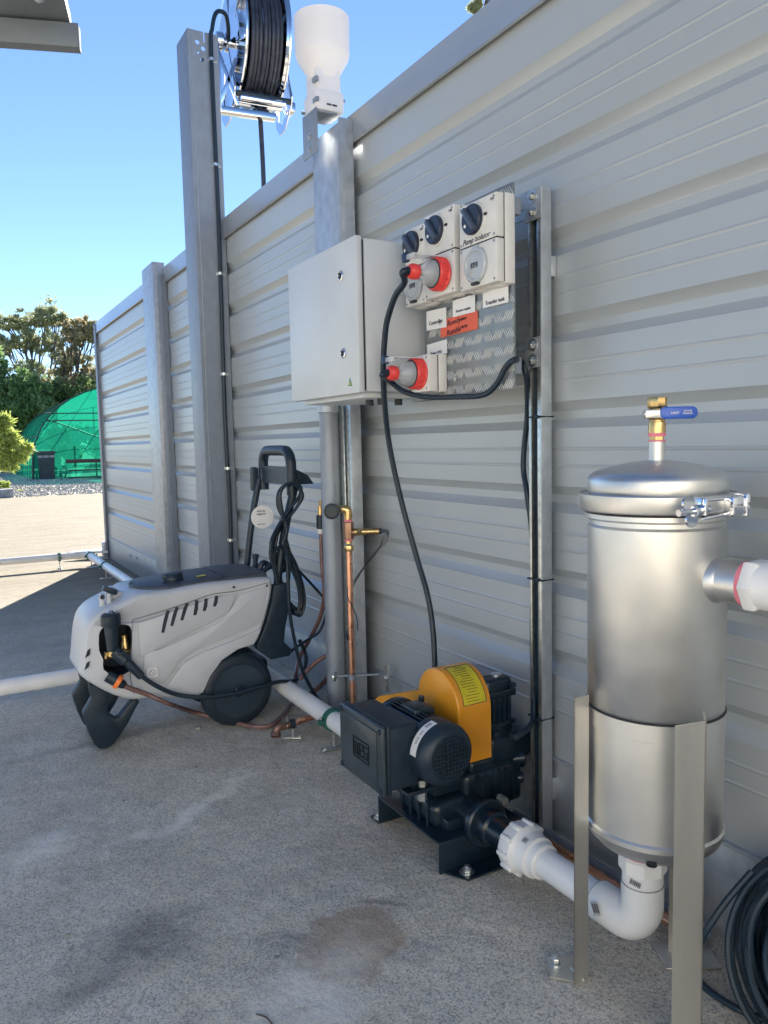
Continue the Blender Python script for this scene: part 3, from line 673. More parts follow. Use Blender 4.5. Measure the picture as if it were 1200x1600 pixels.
# ---------------------------------------------------------------- black cables
def cab(name, label, pts, r=.008, m=cable, group=None, sm=8, cat='cable'):
    b = MB(); b.tube(pts, r, 10, sm); return tag(b.build(name, m), label, cat, group)
cab('power_cable', 'thick black cable hanging from the middle red plug down to the pump', [e1+Vector((.004, 0, 0)), e1+Vector((-.012, .003, -.004)), fx(632, 441, 1.062), fx(619, 460, 1.068), fx(609, 486, 1.072), fx(602, 520, 1.08), fx(599, 590, 1.10), fx(606, 680, 1.15), fx(624, 770, 1.19), fx(648, 860, 1.22), fx(668, 930, 1.23), fx(677, 990, 1.23), fx(680, 1060, 1.22)], .0085)
cab('power_cable', 'black cable sagging from the lowest red plug over the lower corner bracket', [e2+Vector((.004, 0, 0)), e2+Vector((-.012, .002, -.006)), fx(612, 598, 1.12), fx(632, 612, 1.14), fx(665, 620, 1.17), fx(715, 620, 1.19), fx(755, 617, 1.195), fx(776, 600, 1.20), fx(789, 576, 1.203), fx(802, 563, 1.208), fx(815, 566, 1.275), fx(822, 585, 1.293), fx(824, 610, 1.31), fx(824, 650, 1.335), fx(819, 700, 1.345), fx(818, 735, 1.345), fx(824, 775, 1.34), fx(832, 850, 1.345), fx(832, 1000, 1.345), fx(834, 1110, 1.31), fx(826, 1136, 1.27), fx(806, 1152, 1.20)], .0075)
# ---------------------------------------------------------------- round post, copper pipe, fittings
ppx, ppy = 1.235, fx(521, 900, 1.235).y
rp = thing('steel_pipe', 'thick round galvanised pipe under the white enclosure', 'pipe', (ppx, ppy, 0))
b = MB(); b.cyl((ppx, ppy, .004), (ppx, ppy, z0-.0), .036, 32); b.build('tube', galv_d, rp)
b = MB(); b.cyl((ppx, ppy, z0-.03), (ppx, ppy, z0-.002), .041, 32, .003); b.build('collar', galv, rp)
ch = thing('strut_channel', 'slim galvanised channel between the round pipe and the copper pipe', 'strut', (1.27, 2.40, 0))
cyn = fx(553, 800, 1.275).y
b = MB(); b.bb(1.270, 1.312, cyn, cyn+.003, .004, z0, .001); b.build('web', galv, ch)
b = MB(); b.bb(1.270, 1.273, cyn+.003, cyn+.05, .004, z0, .001); b.bb(1.309, 1.312, cyn+.003, cyn+.05, .004, z0); b.bb(1.262, 1.266, cyn+.04, cyn+.075, .004, z0, .001); b.build('flange', zinc, ch)
cpx = 1.225; cpy = fx(549, 1000, cpx).y
zc_ = lambda py: fx(549, py, cpx).z
cp = thing('copper_pipe', 'upright copper water pipe beside the round galvanised pipe', 'pipe', (cpx, cpy, 0))
b = MB(); b.cyl((cpx, cpy, .03), (cpx, cpy, zc_(858)), .0112, 20); b.build('tube', copper, cp)
b = MB(); b.hexa((cpx, cpy, zc_(862)), AZ, .016, .022); b.cyl((cpx, cpy, zc_(850)), (cpx, cpy, zc_(842)), .013, 20); b.build('nut', brass, cp)
b = MB(); b.cyl((cpx, cpy, zc_(846)), (cpx, cpy, zc_(843)), .015, 20, .001); b.cyl((cpx, cpy, zc_(816)), (cpx, cpy, zc_(812)), .015, 20, .001); b.build('sealant_ring', pink, cp)
b = MB(); b.cyl((cpx, cpy, zc_(843)), (cpx, cpy, zc_(816)), .0185, 6, .002); b.cyl((cpx, cpy, zc_(833)), (cpx+.03, cpy-.02, zc_(832)), .013, 16); b.build('tee', mat('old_brass', (.30, .18, .12), .4, .8, .2, 40), cp)
b = MB(); tdir = Vector((.78, -.62, .02)).normalized(); t0 = Vector((cpx, cpy, zc_(832)))+tdir*.02
b.cyl(t0, t0+tdir*.09, .0125, 20, .002); b.cyl(t0+tdir*.012, t0+tdir*.03, .0145, 6, .001); b.build('flow_switch', brass, cp)
b = MB(); te = t0+tdir*.09; b.cyl(te, te+tdir*.006, .011, 16)
for k in range(4):
    d = Vector((0, 0, .003*(k-1.5)))
    b.tube([te+d, te+tdir*.03+Vector((0, 0, -.004))+d, fx(599+k*1.5, 838+k*3, 1.27), fx(590-k*3, 862+k*2, 1.25), fx(566-k*3, 889+k*6, 1.235), fx(552, 908+k*3, 1.225)], 0.0012, 6, 8)
b.tube([fx(543, 918, 1.205), fx(544, 935, 1.20), fx(552, 950, 1.205), fx(558, 968, 1.22), fx(559, 985, 1.25)], .0018, 6, 8)
b.tube([fx(544, 980, 1.205), fx(543, 1000, 1.205), fx(540, 985, 1.21)], .0018, 6, 8)
b.build('wires', cable, cp)
elz = zc_(800); b = MB(); el0 = Vector((cpx, cpy, zc_(813)))
b.tube([el0, Vector((cpx, cpy, elz-.004)), Vector((cpx-.006, cpy+.004, elz+.008)), Vector((cpx-.035, cpy+.03, elz+.008))], .0145, 16, 6); b.build('elbow', brass, cp)
gaug = fx(518, 799, 1.165)
b = MB(); ga = Vector((-.45, -.88, .05)).normalized(); b.lathe([(.0, -.03), (.018, -.03), (.02, -.012), (.027, -.010), (.028, .0), (.027, .010), (.022, .011), (.021, .005), (0, .005)], gaug, ga, 32); b.cyl(gaug-ga*.01, Vector((cpx-.02, cpy+.015, elz+.008)), .011, 14)
tag(b.build('pressure_gauge', blackp), 'round black gauge in front of the galvanised pipe beside the brass elbow', 'gauge')
cl = thing('pipe_clamp', 'bolted clamp holding the copper pipe near the floor', 'clamp', (cpx, cpy, zc_(1057)))
b = MB(); zc2 = zc_(1057); b.lathe([(.0115, -.01), (.0145, -.01), (.0145, .01), (.0115, .01)], (cpx, cpy, zc2), AZ, 24); b.cyl((cpx-.05, cpy+.045, zc2), (cpx+.085, cpy-.045, zc2+.006), .0045, 12); b.build('band', galv_d, cl)
b = MB(); b.cyl((cpx-.052, cpy+.046, zc2), (cpx-.046, cpy+.040, zc2), .018, 24, .001); b.bb(D-.05, D-.044, cpy-.10, cpy-.075, zc2-.045, zc2+.05, .002); hexbolt(b, (D-.05, cpy-.088, zc2+.004), (-1, 0, 0), .008, .008); b.build('washer', zinc, cl)
# small tap left of the round pipe + brown hose
tap = fx(501, 812, 1.27)
tpf = thing('hose_fitting', 'brass tap with a black hose connector left of the round galvanised pipe', 'fitting', tap)
b = MB(); b.cyl(tap+Vector((0, 0, .015)), tap+Vector((0, 0, .055)), .010, 12); b.cyl(tap+Vector((0, 0, .035)), tap+Vector((.03, .0, .035)), .012, 6); b.cyl(tap+Vector((0, 0, .05)), tap+Vector((0, 0, .075)), .005, 8); b.build('tap', brass, tpf)
b = MB(); b.cyl(tap+Vector((0, 0, -.035)), tap+Vector((0, 0, .018)), .0175, 20, .003); b.build('connector', blackp, tpf)
b = MB(); b.cyl(tap+Vector((0, 0, -.055)), tap+Vector((0, 0, -.035)), .014, 20, .002); b.build('collar', pvc, tpf)
T0 = tap+Vector((0, 0, -.05))
cab('garden_hose', 'brown see-through hose looping from the brass tap down to the washer inlet', [T0, fx(503, 880, 1.27), fx(507, 925, 1.28), fx(500, 965, 1.28), fx(483, 1000, 1.27), fx(467, 1030, 1.25), fx(462, 1060, 1.2), fz(462, 1075, .03), fz(450, 1106, .014), fz(425, 1132, .014), fz(390, 1134, .016), fz(340, 1122, .02), fz(300, 1112, .05), fy(265, 1100, 2.66), fy(230, 1085, 2.66), fy(200, 1074, 2.66), fy(184, 1065, 2.665)], .0085, hosec, cat='hose')
cab('garden_hose', 'brown hose arching on the floor behind the round galvanised pipe', [fx(520, 1020, 1.30), fx(500, 1030, 1.26), fx(482, 1045, 1.22), fx(468, 1062, 1.18)], .009, hosec, cat='hose')
cab('garden_hose', 'straight brown hose end sloping behind the round galvanised pipe', [fx(520, 1050, 1.32), fx(500, 1072, 1.30), fx(484, 1085, 1.28)], .011, hosec, cat='hose')
# ---------------------------------------------------------------- white PVC pipe runs
PXC, PZC, PR = 1.118, .105, .0325
def ring(mb, c, axis, r0, r1, l): mb.lathe([(r0, -l/2), (r1, -l/2), (r1, l/2), (r0, l/2)], c, axis, 28)
yfar = fz(60, 873, PZC).y; yA = fz(0, 1075, PZC).y
pr = thing('water_pipe', 'long white pipe along the foot of the wall turning left at the far end', 'pipe', (PXC, 3, 0))
b = MB(); b.cyl((PXC, 1.72, PZC), (PXC, yfar-.09, PZC), PR, 32); b.build('long_pipe', pvc, pr)
b = MB(); b.cyl((-6, yfar, PZC), (PXC-.09, yfar, PZC), PR*.96, 24); b.build('cross_pipe', pvc, pr)
b = MB(); pts = [(PXC-.11, yfar, PZC), (PXC-.06, yfar, PZC)]+[(PXC-.06+.06*math.sin(t), yfar-.06+.06*math.cos(t), PZC) for t in [R(a) for a in range(10, 90, 10)]]+[(PXC, yfar-.06, PZC), (PXC, yfar-.11, PZC)]
b.tube(pts, PR*1.13, 24, 0); b.build('elbow', pvc, pr)
b = MB(); b.cyl((-6, yA, PZC), (PXC-.03, yA, PZC), PR, 32); b.build('cross_pipe', pvc, pr)
b = MB(); b.cyl((PXC, yA-.07, PZC), (PXC, yA+.07, PZC), PR*1.15, 28, .003); b.cyl((PXC-.08, yA, PZC), (PXC, yA, PZC), PR*1.15, 28, .003); b.build('tee', pvc, pr)
# green pipe clips
cl0 = None
def pipe_clip(x, y, alongx, label):
    global cl0
    if cl0 is None:
        r = thing('pipe_clip', label, 'pipe clip', (PXC, 2, 0), 'green lined clips holding the white pipes off the floor')
        b = MB(); b.lathe([(PR+.0005, -.011), (PR+.007, -.011), (PR+.007, .011), (PR+.0005, .011)], (PXC, 2, PZC), AY, 32)
        for s_ in (-1, 1): b.box((PXC+s_*(PR+.014), 2, PZC), (.018, .022, .018), .003)
        b.build('band', greenb, r)
        b = MB(); b.cyl((PXC, 2, .012), (PXC, 2, PZC-PR-.004), .0045, 12); b.bb(PXC-.05, PXC+.05, 2-.013, 2+.013, .004, .008, .001); hexbolt(b, (PXC-.035, 2, .008), AZ, .006, .006)
        for s_ in (-1, 1): b.cyl((PXC+s_*(PR+.016), 2, PZC-.02), (PXC+s_*(PR+.016), 2, PZC+.02), .003, 8); b.hexa((PXC+s_*(PR+.016), 2, PZC+.01), AZ, .006, .005)
        b.build('stand', zinc, r); cl0 = r
    else:
        r = copy_tree(cl0); r['label'] = label
    r.location = (x, y, 0)
    if alongx: r.rotation_euler.z = math.pi/2
    return r
pipe_clip(PXC, fz(510, 1127, PZC).y, False, 'green lined pipe clip just left of the pump motor')
pipe_clip(PXC, fz(158, 885, PZC).y, False, 'green lined pipe clip on the far pipe nearest the washer')
pipe_clip(PXC, yfar-.13, False, 'green lined pipe clip right at the far elbow')
pipe_clip(fz(97, 874, PZC).x, yfar, True, 'green lined pipe clip on the far cross pipe left of the elbow')
# ---------------------------------------------------------------- pump
PM = thing('water_pump', 'black and yellow motor driven water pump on the floor by the strut', 'pump', (1.1, 1.6, 0))
Xa = 1.09
ayn = fx(716, 1100, Xa).y; ayf = fx(652, 1080, Xa).y; azt = fx(688, 1048, Xa).z; Xb = fy(767, 1100, ayn).x; azb = fy(767, 1183, ayn).z
ar = (ayf-ayn)/2; yc = (ayf+ayn)/2; zc = azt-ar
out = [(-ar, azb), (ar, azb)]+[(ar*math.cos(t), zc+ar*math.sin(t)) for t in [math.pi*i/28 for i in range(29)]]
# u axis of XF is -y, so +u is nearer to the camera
b = MB(); b.prism(out, (Xb, yc, 0), XF, Xb-Xa, bev=.006, seg=3); gd = b.build('belt_guard', yel, PM)
b = MB(); n = 16; vs = []; fs = []
t0, t1 = R(12), R(84)
for i in range(n+1):
    t = t0+(t1-t0)*i/n
    for x_ in (Xa+.018, Xb-.014):
        for q in (.0006, .0014): vs.append((x_, yc-(ar+q)*math.cos(t), zc+(ar+q)*math.sin(t)))
for i in range(n): o = i*4; fs += [(o+1, o+3, o+7, o+5), (o, o+4, o+6, o+2), (o, o+1, o+5, o+4), (o+2, o+6, o+7, o+3)]
fs += [(0, 2, 3, 1), (n*4, n*4+1, n*4+3, n*4+2)]
b.add(vs, fs); lb = b.build('warning_label', yel_l, gd)
b = MB()
def on_arch(x_, t, q=.0018): return Vector((x_, yc-(ar+q)*math.cos(t), zc+(ar+q)*math.sin(t)))
for x_ in (Xa+.018, Xb-.014): b.tube([on_arch(x_, t0+(t1-t0)*i/12) for i in range(13)], .0009, 4, 0)
for t in (t0, t1): b.tube([on_arch(Xa+.018, t), on_arch(Xb-.014, t)], .0009, 4, 0)
for i in range(15):
    t = t0+.08+(t1-t0-.16)*i/14; xa_, xb_ = Xa+.028+(.0 if i % 5 < 3 else .012), Xb-.032+random.uniform(-.006, .006)
    b.tube([on_arch(xa_, t), on_arch(xb_, t)], .0007, 4, 0)
b.build('lettering', ink, lb)
# second, lower yellow guard running to the motor pulley
gx = Xa+.012
gA, gB, gC = fx(654, 1076, gx), fx(592, 1088, gx), fx(560, 1104, gx)
lzt, yE = gA.z, gC.y+.004
o2 = [(0, azb), (yE-ayf, azb), (yE-ayf, gC.z-.018), (gC.y-ayf, gC.z-.004), (gC.y-ayf-.015, gC.z+.006), (gB.y-ayf, gB.z), (0, gA.z)]
b.prism(o2, (gx, ayf, 0), (AY, AZ, AX), Xb-gx-.03, bev=.0) if False else None
b = MB(); b.prism(o2, (gx, ayf, 0), (AY, AZ, AX), Xb-gx-.03); b.build('belt_guard', yel, PM, ang=60)
b = MB(); p = fx(565, 1097, Xa+.03)
sl3 = (gB-gC).normalized(); b.box((gB+gC)/2+Vector((.035, 0, .0045)), (.040, .030, .0012), 0, (AX, sl3, AX.cross(sl3))); b.build('label', paper, PM)
b = MB(); sl3 = (gA-gB).normalized(); b.box(gA.lerp(gB, .25)+Vector((.04, 0, .001)), (.05, .05, .002), 0, (AX, sl3, AX.cross(sl3))); b.build('nameplate', zinc, PM)
# pump block right of guard
b = MB(); xq = fy(803, 1080, ayn+.01).x; zq2 = fy(790, 1052, ayn+.04).z
b.bb(Xb-.004, xq, ayn+.012, ayf-.03, .26, zq2, .014, 3)
b.bb(Xb-.002, xq+.006, ayn+.006, ayf-.02, .30, .315, .004); b.bb(Xb, xq+.004, ayn+.004, ayf-.02, zq2-.05, zq2-.03, .004)
for k in range(4): b.bb(Xb+.01+k*.018, Xb+.016+k*.018, ayn+.004, ayn+.014, .31, zq2-.05, .002)
for k in range(5): b.bb(Xb-.02+k*.022, Xb-.014+k*.022, ayn-.004, ayn+.02, .10, .195, .002)
for (x_, z_) in ((Xb-.045, .185), (Xb+.05, .185), (Xb-.045, .105), (Xb+.05, .105), (Xb+.012, .29), (xq-.012, .29)): b.hexa((x_, ayn+.004, z_), (0, -1, 0), .009, .010)
b.bb(1.01, 1.13, 1.53, 1.71, .085, .15, .02, 3); b.bb(1.03, 1.13, 1.56, 1.69, .15, .198, .01, 2)
for k in range(4): b.bb(1.003, 1.012, 1.555+k*.04, 1.562+k*.04, .086, .145, .002)
b.cyl((xq-.01, ayn+.01, zq2-.02), (xq-.01, ayn-.002, zq2-.02), .008, 10); b.cyl((xq-.02, ayn+.012, .275), (xq-.02, ayn-.002, .275), .009, 10)
b.bb(Xb-.06, xq+.045, ayn+.008, ayf+.0, .17, azb-.004, .012, 3); b.bb(Xb+.004, xq+.045, ayn+.004, ayf, .2, .275, .012, 3)
b.prism([(0, 0), (.10, .05), (.115, .085), (.09, .10), (0, .07)], (xq-.035, ayn+.01, .165), (AX, AZ, AY), .09, bev=.008)
b.bb(Xa+.02, xq+.02, ayn+.0, ayf-.01, .09, .20, .015, 3)
b.cyl((xq, ayn+.02, .15), (xq+.022, ayn+.0, .15), .014, 14, .003); b.cyl((xq, ayn+.02, .20), (xq+.03, ayn+.0, .205), .016, 14, .003)
b.build('pump_body', blackg, PM)
b = MB(); b.cyl((xq-.035, ayn+.04, zq2-.002), (xq-.035, ayn+.04, zq2+.006), .015, 20, .002); b.build('filler_cap', zinc, PM)
b = MB(); b.bb(Xb-.0, Xb+.055, ayn+.05, ayf-.04, zq2-.001, zq2+.006, .002); b.build('nameplate', galv_d, PM)
# motor along y
mx_, mz, mr_ = 1.0, .306, .074; my0 = 1.44
b = MB(); b.lathe([(.0, .004), (.052, .003), (.062, .006), (.072, .018), (mr_+.002, .03), (mr_+.002, .085), (mr_-.002, .088), (.06, .088)], (mx_, my0, mz), AY, 48); fc = b.build('fan_cowl', blackp, PM)
b = MB()
for k in range(-5, 6):
    h = math.sqrt(max(0, .054**2-(k*.0098)**2)); b.bar((mx_+k*.0098, my0+.0015, mz-h), (mx_+k*.0098, my0+.0015, mz+h), .0022, .003, upv=(0, 1, 0)); b.bar((mx_-h, my0+.0008, mz+k*.0098), (mx_+h, my0+.0008, mz+k*.0098), .0022, .003, upv=(0, 1, 0))
b.build('grille', rubber, fc)
b = MB(); n = 10; vs = []; fs = []
for i in range(n+1):
    a = R(100)+R(75)*i/n
    for y_ in (my0+.038, my0+.062):
        for q in (.0024, .0030): vs.append((mx_+(mr_+q)*math.cos(a), y_, mz+(mr_+q)*math.sin(a)))
for i in range(n): o = i*4; fs += [(o+1, o+3, o+7, o+5), (o, o+4, o+6, o+2), (o, o+1, o+5, o+4), (o+2, o+6, o+7, o+3)]
b.add(vs, fs); sl = b.build('sticker', paper, fc)
b = MB()
for i in range(14):
    a = R(108)+R(3.4)*i; 
    if i in (4, 5, 9): continue
    b.bar((mx_+(mr_+.0034)*math.cos(a), my0+.045, mz+(mr_+.0034)*math.sin(a)), (mx_+(mr_+.0034)*math.cos(a), my0+(.057 if i < 4 else .051), mz+(mr_+.0034)*math.sin(a)), .0018, .0004, upv=(math.cos(a), 0, math.sin(a)))
b.build('barcode', labw, sl)
b = MB(); b.cyl((mx_, my0+.085, mz), (mx_, my0+.25, mz), .060, 40)
for k in range(40):
    a = 2*math.pi*k/40; d = Vector((math.cos(a), 0, math.sin(a))); b.bar(Vector((mx_, my0+.088, mz))+d*.065, Vector((mx_, my0+.235, mz))+d*.065, .0035, .016, upv=d)
b.cyl((mx_, my0+.235, mz), (mx_, my0+.262, mz), .076, 40, .005)
b.bb(mx_-.05, mx_+.05, my0+.10, my0+.22, .205, .245, .004); b.bb(mx_-.075, mx_+.085, my0+.08, my0+.24, .195, .207, .003)
b.bb(mx_-.02, mx_+.045, my0+.13, my0+.20, mz+.05, mz+.082, .01)
b.cyl((mx_+.04, my0+.19, mz+.06), (mx_+.04, my0+.19, mz+.09), .008, 10)
b.build('motor_body', blackg, PM)
lx = .852; ly1 = fx(531, 1150, lx).y; ly0 = fx(598, 1190, lx).y; lz1_ = fx(533, 1101, lx).z+.003; lz0_ = fx(529, 1192, lx).z-.003
b = MB(); b.bb(lx+.018, mx_-.045, ly0+.004, ly1-.004, lz0_+.006, lz1_-.006, .01, 3); b.bb(lx+.012, lx+.024, ly0-.001, ly1+.001, lz0_-.001, lz1_+.001, .005); tb = b.build('terminal_box', blackp, PM)
b = MB(); b.bb(lx, lx+.012, ly0, ly1, lz0_, lz1_, .007, 3); b.box((lx, (ly0+ly1)/2, (lz0_+lz1_)/2), (.008, ly1-ly0-.05, lz1_-lz0_-.03), .003)
ld = b.build('lid', mat('lid_black', (.028, .045, .055), .33, 0, .1, 20, .05, 200, coat=.2), tb)  # paler than the other blacks, painting in the sky the lid reflects
b = MB()
for yy in (ly0+.012, ly1-.012):
    for zz in (lz0_+.012, lz1_-.012): b.cyl((lx+.004, yy, zz), (lx-.004, yy, zz), .007, 14, .001)
b.build('screw', blackg, ld)
cyl_ = (ly0+ly1)/2-.012; czl = (lz0_+lz1_)/2
emb = mat('embossed_black', (.004, .008, .012), .5)
b = MB(); b.prism([(-.040, -.026), (.040, -.026), (.040, .026), (-.040, .026)], (lx-.004, cyl_, czl), XF, .002, holes=[[(-.0365, -.0225), (.0365, -.0225), (.0365, .0225), (-.0365, .0225)]]); b.build('logo_frame', emb, ld)
def strokes(segs, o, wdt, name, m, par, s=1, t=.002):
    b = MB()
    for (u0_, v0_, u1_, v1_) in segs:
        a_ = Vector(o)+XF[0]*u0_*s+XF[1]*v0_*s; c_ = Vector(o)+XF[0]*u1_*s+XF[1]*v1_*s; b.bar(a_, c_, wdt, t, upv=(-1, 0, 0))
    return b.build(name, m, par)
W = [(-.030, .015, -.030, -.015), (-.020, .012, -.020, -.015), (-.011, .015, -.011, -.015), (-.032, -.015, -.009, -.015), (-.005, .015, -.005, -.015), (-.007, .015, .010, .015), (-.005, 0, .008, 0), (-.007, -.015, .010, -.015), (.010, .016, .010, .001), (.015, .015, .015, -.015), (.015, .015, .031, .015), (.015, -.015, .031, -.015), (.031, -.015, .031, .001), (.031, .001, .023, .001)]
strokes(W, (lx-.005, cyl_, czl), .0032, 'lettering', emb, ld)
# base
yu_ = fx(806, 1322, PXC).y-.004
b = MB(); bz = .085
by0, by1 = 1.475, 1.775
b.bb(.985, 1.235, by0, by1, bz-.006, bz, .002); b.bb(.985, 1.235, by0, by0+.005, .006, bz-.004, .001); b.bb(.985, 1.235, by1-.005, by1, .006, bz-.004, .001)
b.prism([(.0, 0), (.235, 0), (.235, -.055), (.03, -.055)], (1.0, by0, .004), (AX, AY, AZ), .005); b.prism([(.0, 0), (.235, 0), (.235, .045), (.0, .045)], (.985, by1, .004), (AX, AY, AZ), .005)
b.bb(1.03, 1.20, by0+.03, by1-.04, bz, bz+.03, .006)
b.build('base_frame', blackg, PM)
b = MB(); hexbolt(b, (1.045, by0-.028, .009), AZ, .011, .011); hexbolt(b, (.998, by1+.022, .009), AZ, .008, .009); b.build('anchor_bolt', zinc, PM)
b = MB(); b.cyl((mx_-.02, my0+.10, .195), (mx_-.02, my0+.10, .20-.03), .012, 6); b.cyl((mx_-.02, my0+.10, .207), (mx_-.02, my0+.10, .222), .013, 6); b.cyl((1.16, 1.42+.02, .16), (1.16, 1.42+.045, .16), .010, 6); b.build('bolt', zinc, PM)
b = MB(); b.cyl((PXC, 1.42, PZC), (PXC, 1.56, PZC), .042, 28, .006); b.cyl((PXC, yu_, PZC), (PXC, 1.47, PZC), .036, 28); b.cyl((PXC, 1.455, PZC), (PXC, 1.478, PZC), .06, 28, .004); b.cyl((PXC, 1.70, PZC), (PXC, 1.80, PZC), .04, 28, .004); b.build('flange', blackg, PM)
# ---------------------------------------------------------------- white pipe pump -> filter
vx, vy = 1.128, .985
pp = thing('water_pipe', 'white pipe with screwed union and elbow joining the pump to the filter', 'pipe', (PXC, 1.2, 0))
yu = fx(806, 1322, PXC).y
b = MB(); b.cyl((PXC, vy+.05, PZC), (PXC, yu-.09, PZC), PR, 36); b.build('pipe', pvc, pp)
b = MB(); b.lathe([(.036, 0), (.054, .0), (.057, .006), (.057, .038), (.050, .046), (.047, .05), (.047, .078), (.04, .082), (.04, .10), (.036, .104)], (PXC, yu, PZC), (0, -1, 0), 44)
for k in range(10):
    a = 2*math.pi*k/10; d = Vector((math.cos(a), 0, math.sin(a))); b.box(Vector((PXC, yu-.022, PZC))+d*.057, (.012, .034, .012), .003, (d.cross(AY), AY, d))
b.build('union', pvc, pp)
b = MB(); b.cyl((PXC, yu, PZC), (PXC, yu+.006, PZC), .040, 30); b.build('sealant_ring', pink, pp)
b = MB(); ce = PZC+.075
pts = [(PXC, vy+.10, PZC), (PXC, vy+.06, PZC)]+[(PXC+(vx-PXC)*(t/90), vy+.042-.042*math.sin(R(t)), PZC+.042-.042*math.cos(R(t))) for t in range(10, 91, 10)]+[(vx, vy, PZC+.088)]
b.tube(pts, .040, 32, 0); b.build('elbow', pvc, pp)
b = MB(); zf = PZC+.088; b.cyl((vx, vy, zf), (vx, vy, zf+.026), .0385, 36, .001); b.lathe([(.040, .026), (.045, .027), (.045, .052), (.040, .056)], (vx, vy, zf), AZ, 8); b.build('adaptor', pvc, pp)
b = MB(); ring(b, (vx, vy, zf), AZ, .038, .0405, .002); b.lathe([(.0385, -.001), (.0408, -.001), (.0408, .001), (.0385, .001)], (PXC, vy+.10, PZC), AY, 32); b.build('joint', pvcj, pp)
b = MB(); b.cyl((vx, vy, zf+.056), (vx, vy, zf+.061), .037, 30); b.build('sealant_ring', pink, pp)
b = MB(); q = fx(993, 1440, vx-.045)
def sticker(o, ax, wd, ht, rr, par):
    b = MB(); u, v, n_ = ax; u2 = u*math.cos(rr)+v*math.sin(rr); v2 = v*math.cos(rr)-u*math.sin(rr)
    b.prism([(-wd/2, -ht/2), (wd/2, -ht/2), (wd/2, ht/2), (-wd/2, ht/2)], o, (u2, v2, n_), .0006); s_ = b.build('sticker', mat('grey_sticker', (.5, .5, .5), .5), par)
    b = MB(); k = -wd/2+.002
    while k < wd/2-.002:
        t = random.choice((.0008, .0014, .002)); b.prism([(k, -ht*.3), (k+t, -ht*.3), (k+t, ht*.38), (k, ht*.38)], Vector(o)+n_*.0006, (u2, v2, n_), .0004); k += t+random.choice((.0012, .0018))
    b.build('barcode', labw, s_)
sn = Vector((-.8, -.6, 0)).normalized(); su = AZ.cross(sn).normalized()
sticker(Vector((PXC, vy+.072, PZC+.010))+Vector((-1, 0, 0))*.0412, XF, .020, .026, R(25), pp)
sticker(Vector((vx, vy, zf+.014))+Vector((-.93, -.37, 0)).normalized()*.0392, (AZ.cross(Vector((-.93, -.37, 0)).normalized()), AZ, Vector((-.93, -.37, 0)).normalized()), .022, .012, R(-12), pp)
sticker(Vector((PXC, yu-.062, PZC))+Vector((-.5, 0, .87))*.0475, (Vector((0, -1, 0)), Vector((.87, 0, .5)), Vector((-.5, 0, .87))), .016, .014, 0, pp)
# copper pipe on the floor behind it
c2 = thing('copper_pipe', 'copper pipe on the floor between the pump and the filter', 'pipe', (1.24, 1.3, 0))
cz2 = .03; cx2 = fz(900, 1345, cz2).x
b = MB(); b.cyl((cx2, .97, cz2), (cx2, 1.62, cz2), .011, 20); b.cyl((cx2-.0, 1.00, cz2), (cx2, 1.05, cz2), .013, 20); b.build('tube', copper, c2)
b = MB(); b.cyl((cx2+.045, .97, .02), (cx2+.045, 1.60, .02), .009, 16); b.build('pipe_sleeve', galv_d, c2)
# floor stub left of the pump
vs_ = fz(455, 1137, .055); sb = thing('copper_pipe', 'short copper pipe with brass elbow end on the floor left of the pump', 'pipe', (vs_.x, vs_.y, 0))
e_ = Vector((1.34, vs_.y+.0, .055))
b = MB(); b.cyl(fz(440, 1136, .055), e_+Vector((0, .1, 0)), .011, 18); b.build('tube', copper, sb)
k0 = fz(446, 1134, .055); b = MB(); b.tube([fz(452, 1134, .055), k0, fz(434, 1137, .055), fz(431, 1146, .035)], .014, 16, 6, rr=(.0125, .015)); p = fz(431, 1146, .035); dd = Vector((-.3, -.5, -.8)).normalized(); b.lathe([(.010, -.003), (.018, -.003), (.018, .012), (.010, .012), (.010, 0), (0, 0)], p, dd, 22); b.build('elbow', mat('worn_brass', (.28, .17, .13), .4, .8, .25, 40), sb)
ck = thing('pipe_clip', 'small dark clip holding the short copper stub off the floor', 'pipe clip', (vs_.x, vs_.y, 0))
kc = fz(457, 1131, .055); b = MB(); b.lathe([(.0115, -.008), (.017, -.008), (.017, .008), (.0115, .008)], kc, (e_-kc), 20); b.build('band', blackp, ck)
b = MB(); b.cyl((kc.x, kc.y, .008), (kc.x, kc.y, .040), .004, 10); b.cyl((kc.x-.02, kc.y, .035), (kc.x-.02, kc.y, .085), .002, 8); b.cyl((kc.x+.02, kc.y, .035), (kc.x+.02, kc.y, .075), .0025, 8); b.box((kc.x, kc.y, .006), (.07, .024, .004), .001, (Vector((.8, -.6, 0)), Vector((.6, .8, 0)), AZ)); hexbolt(b, (kc.x+.02, kc.y-.016, .008), AZ, .006, .005); b.build('stand', zinc, ck)
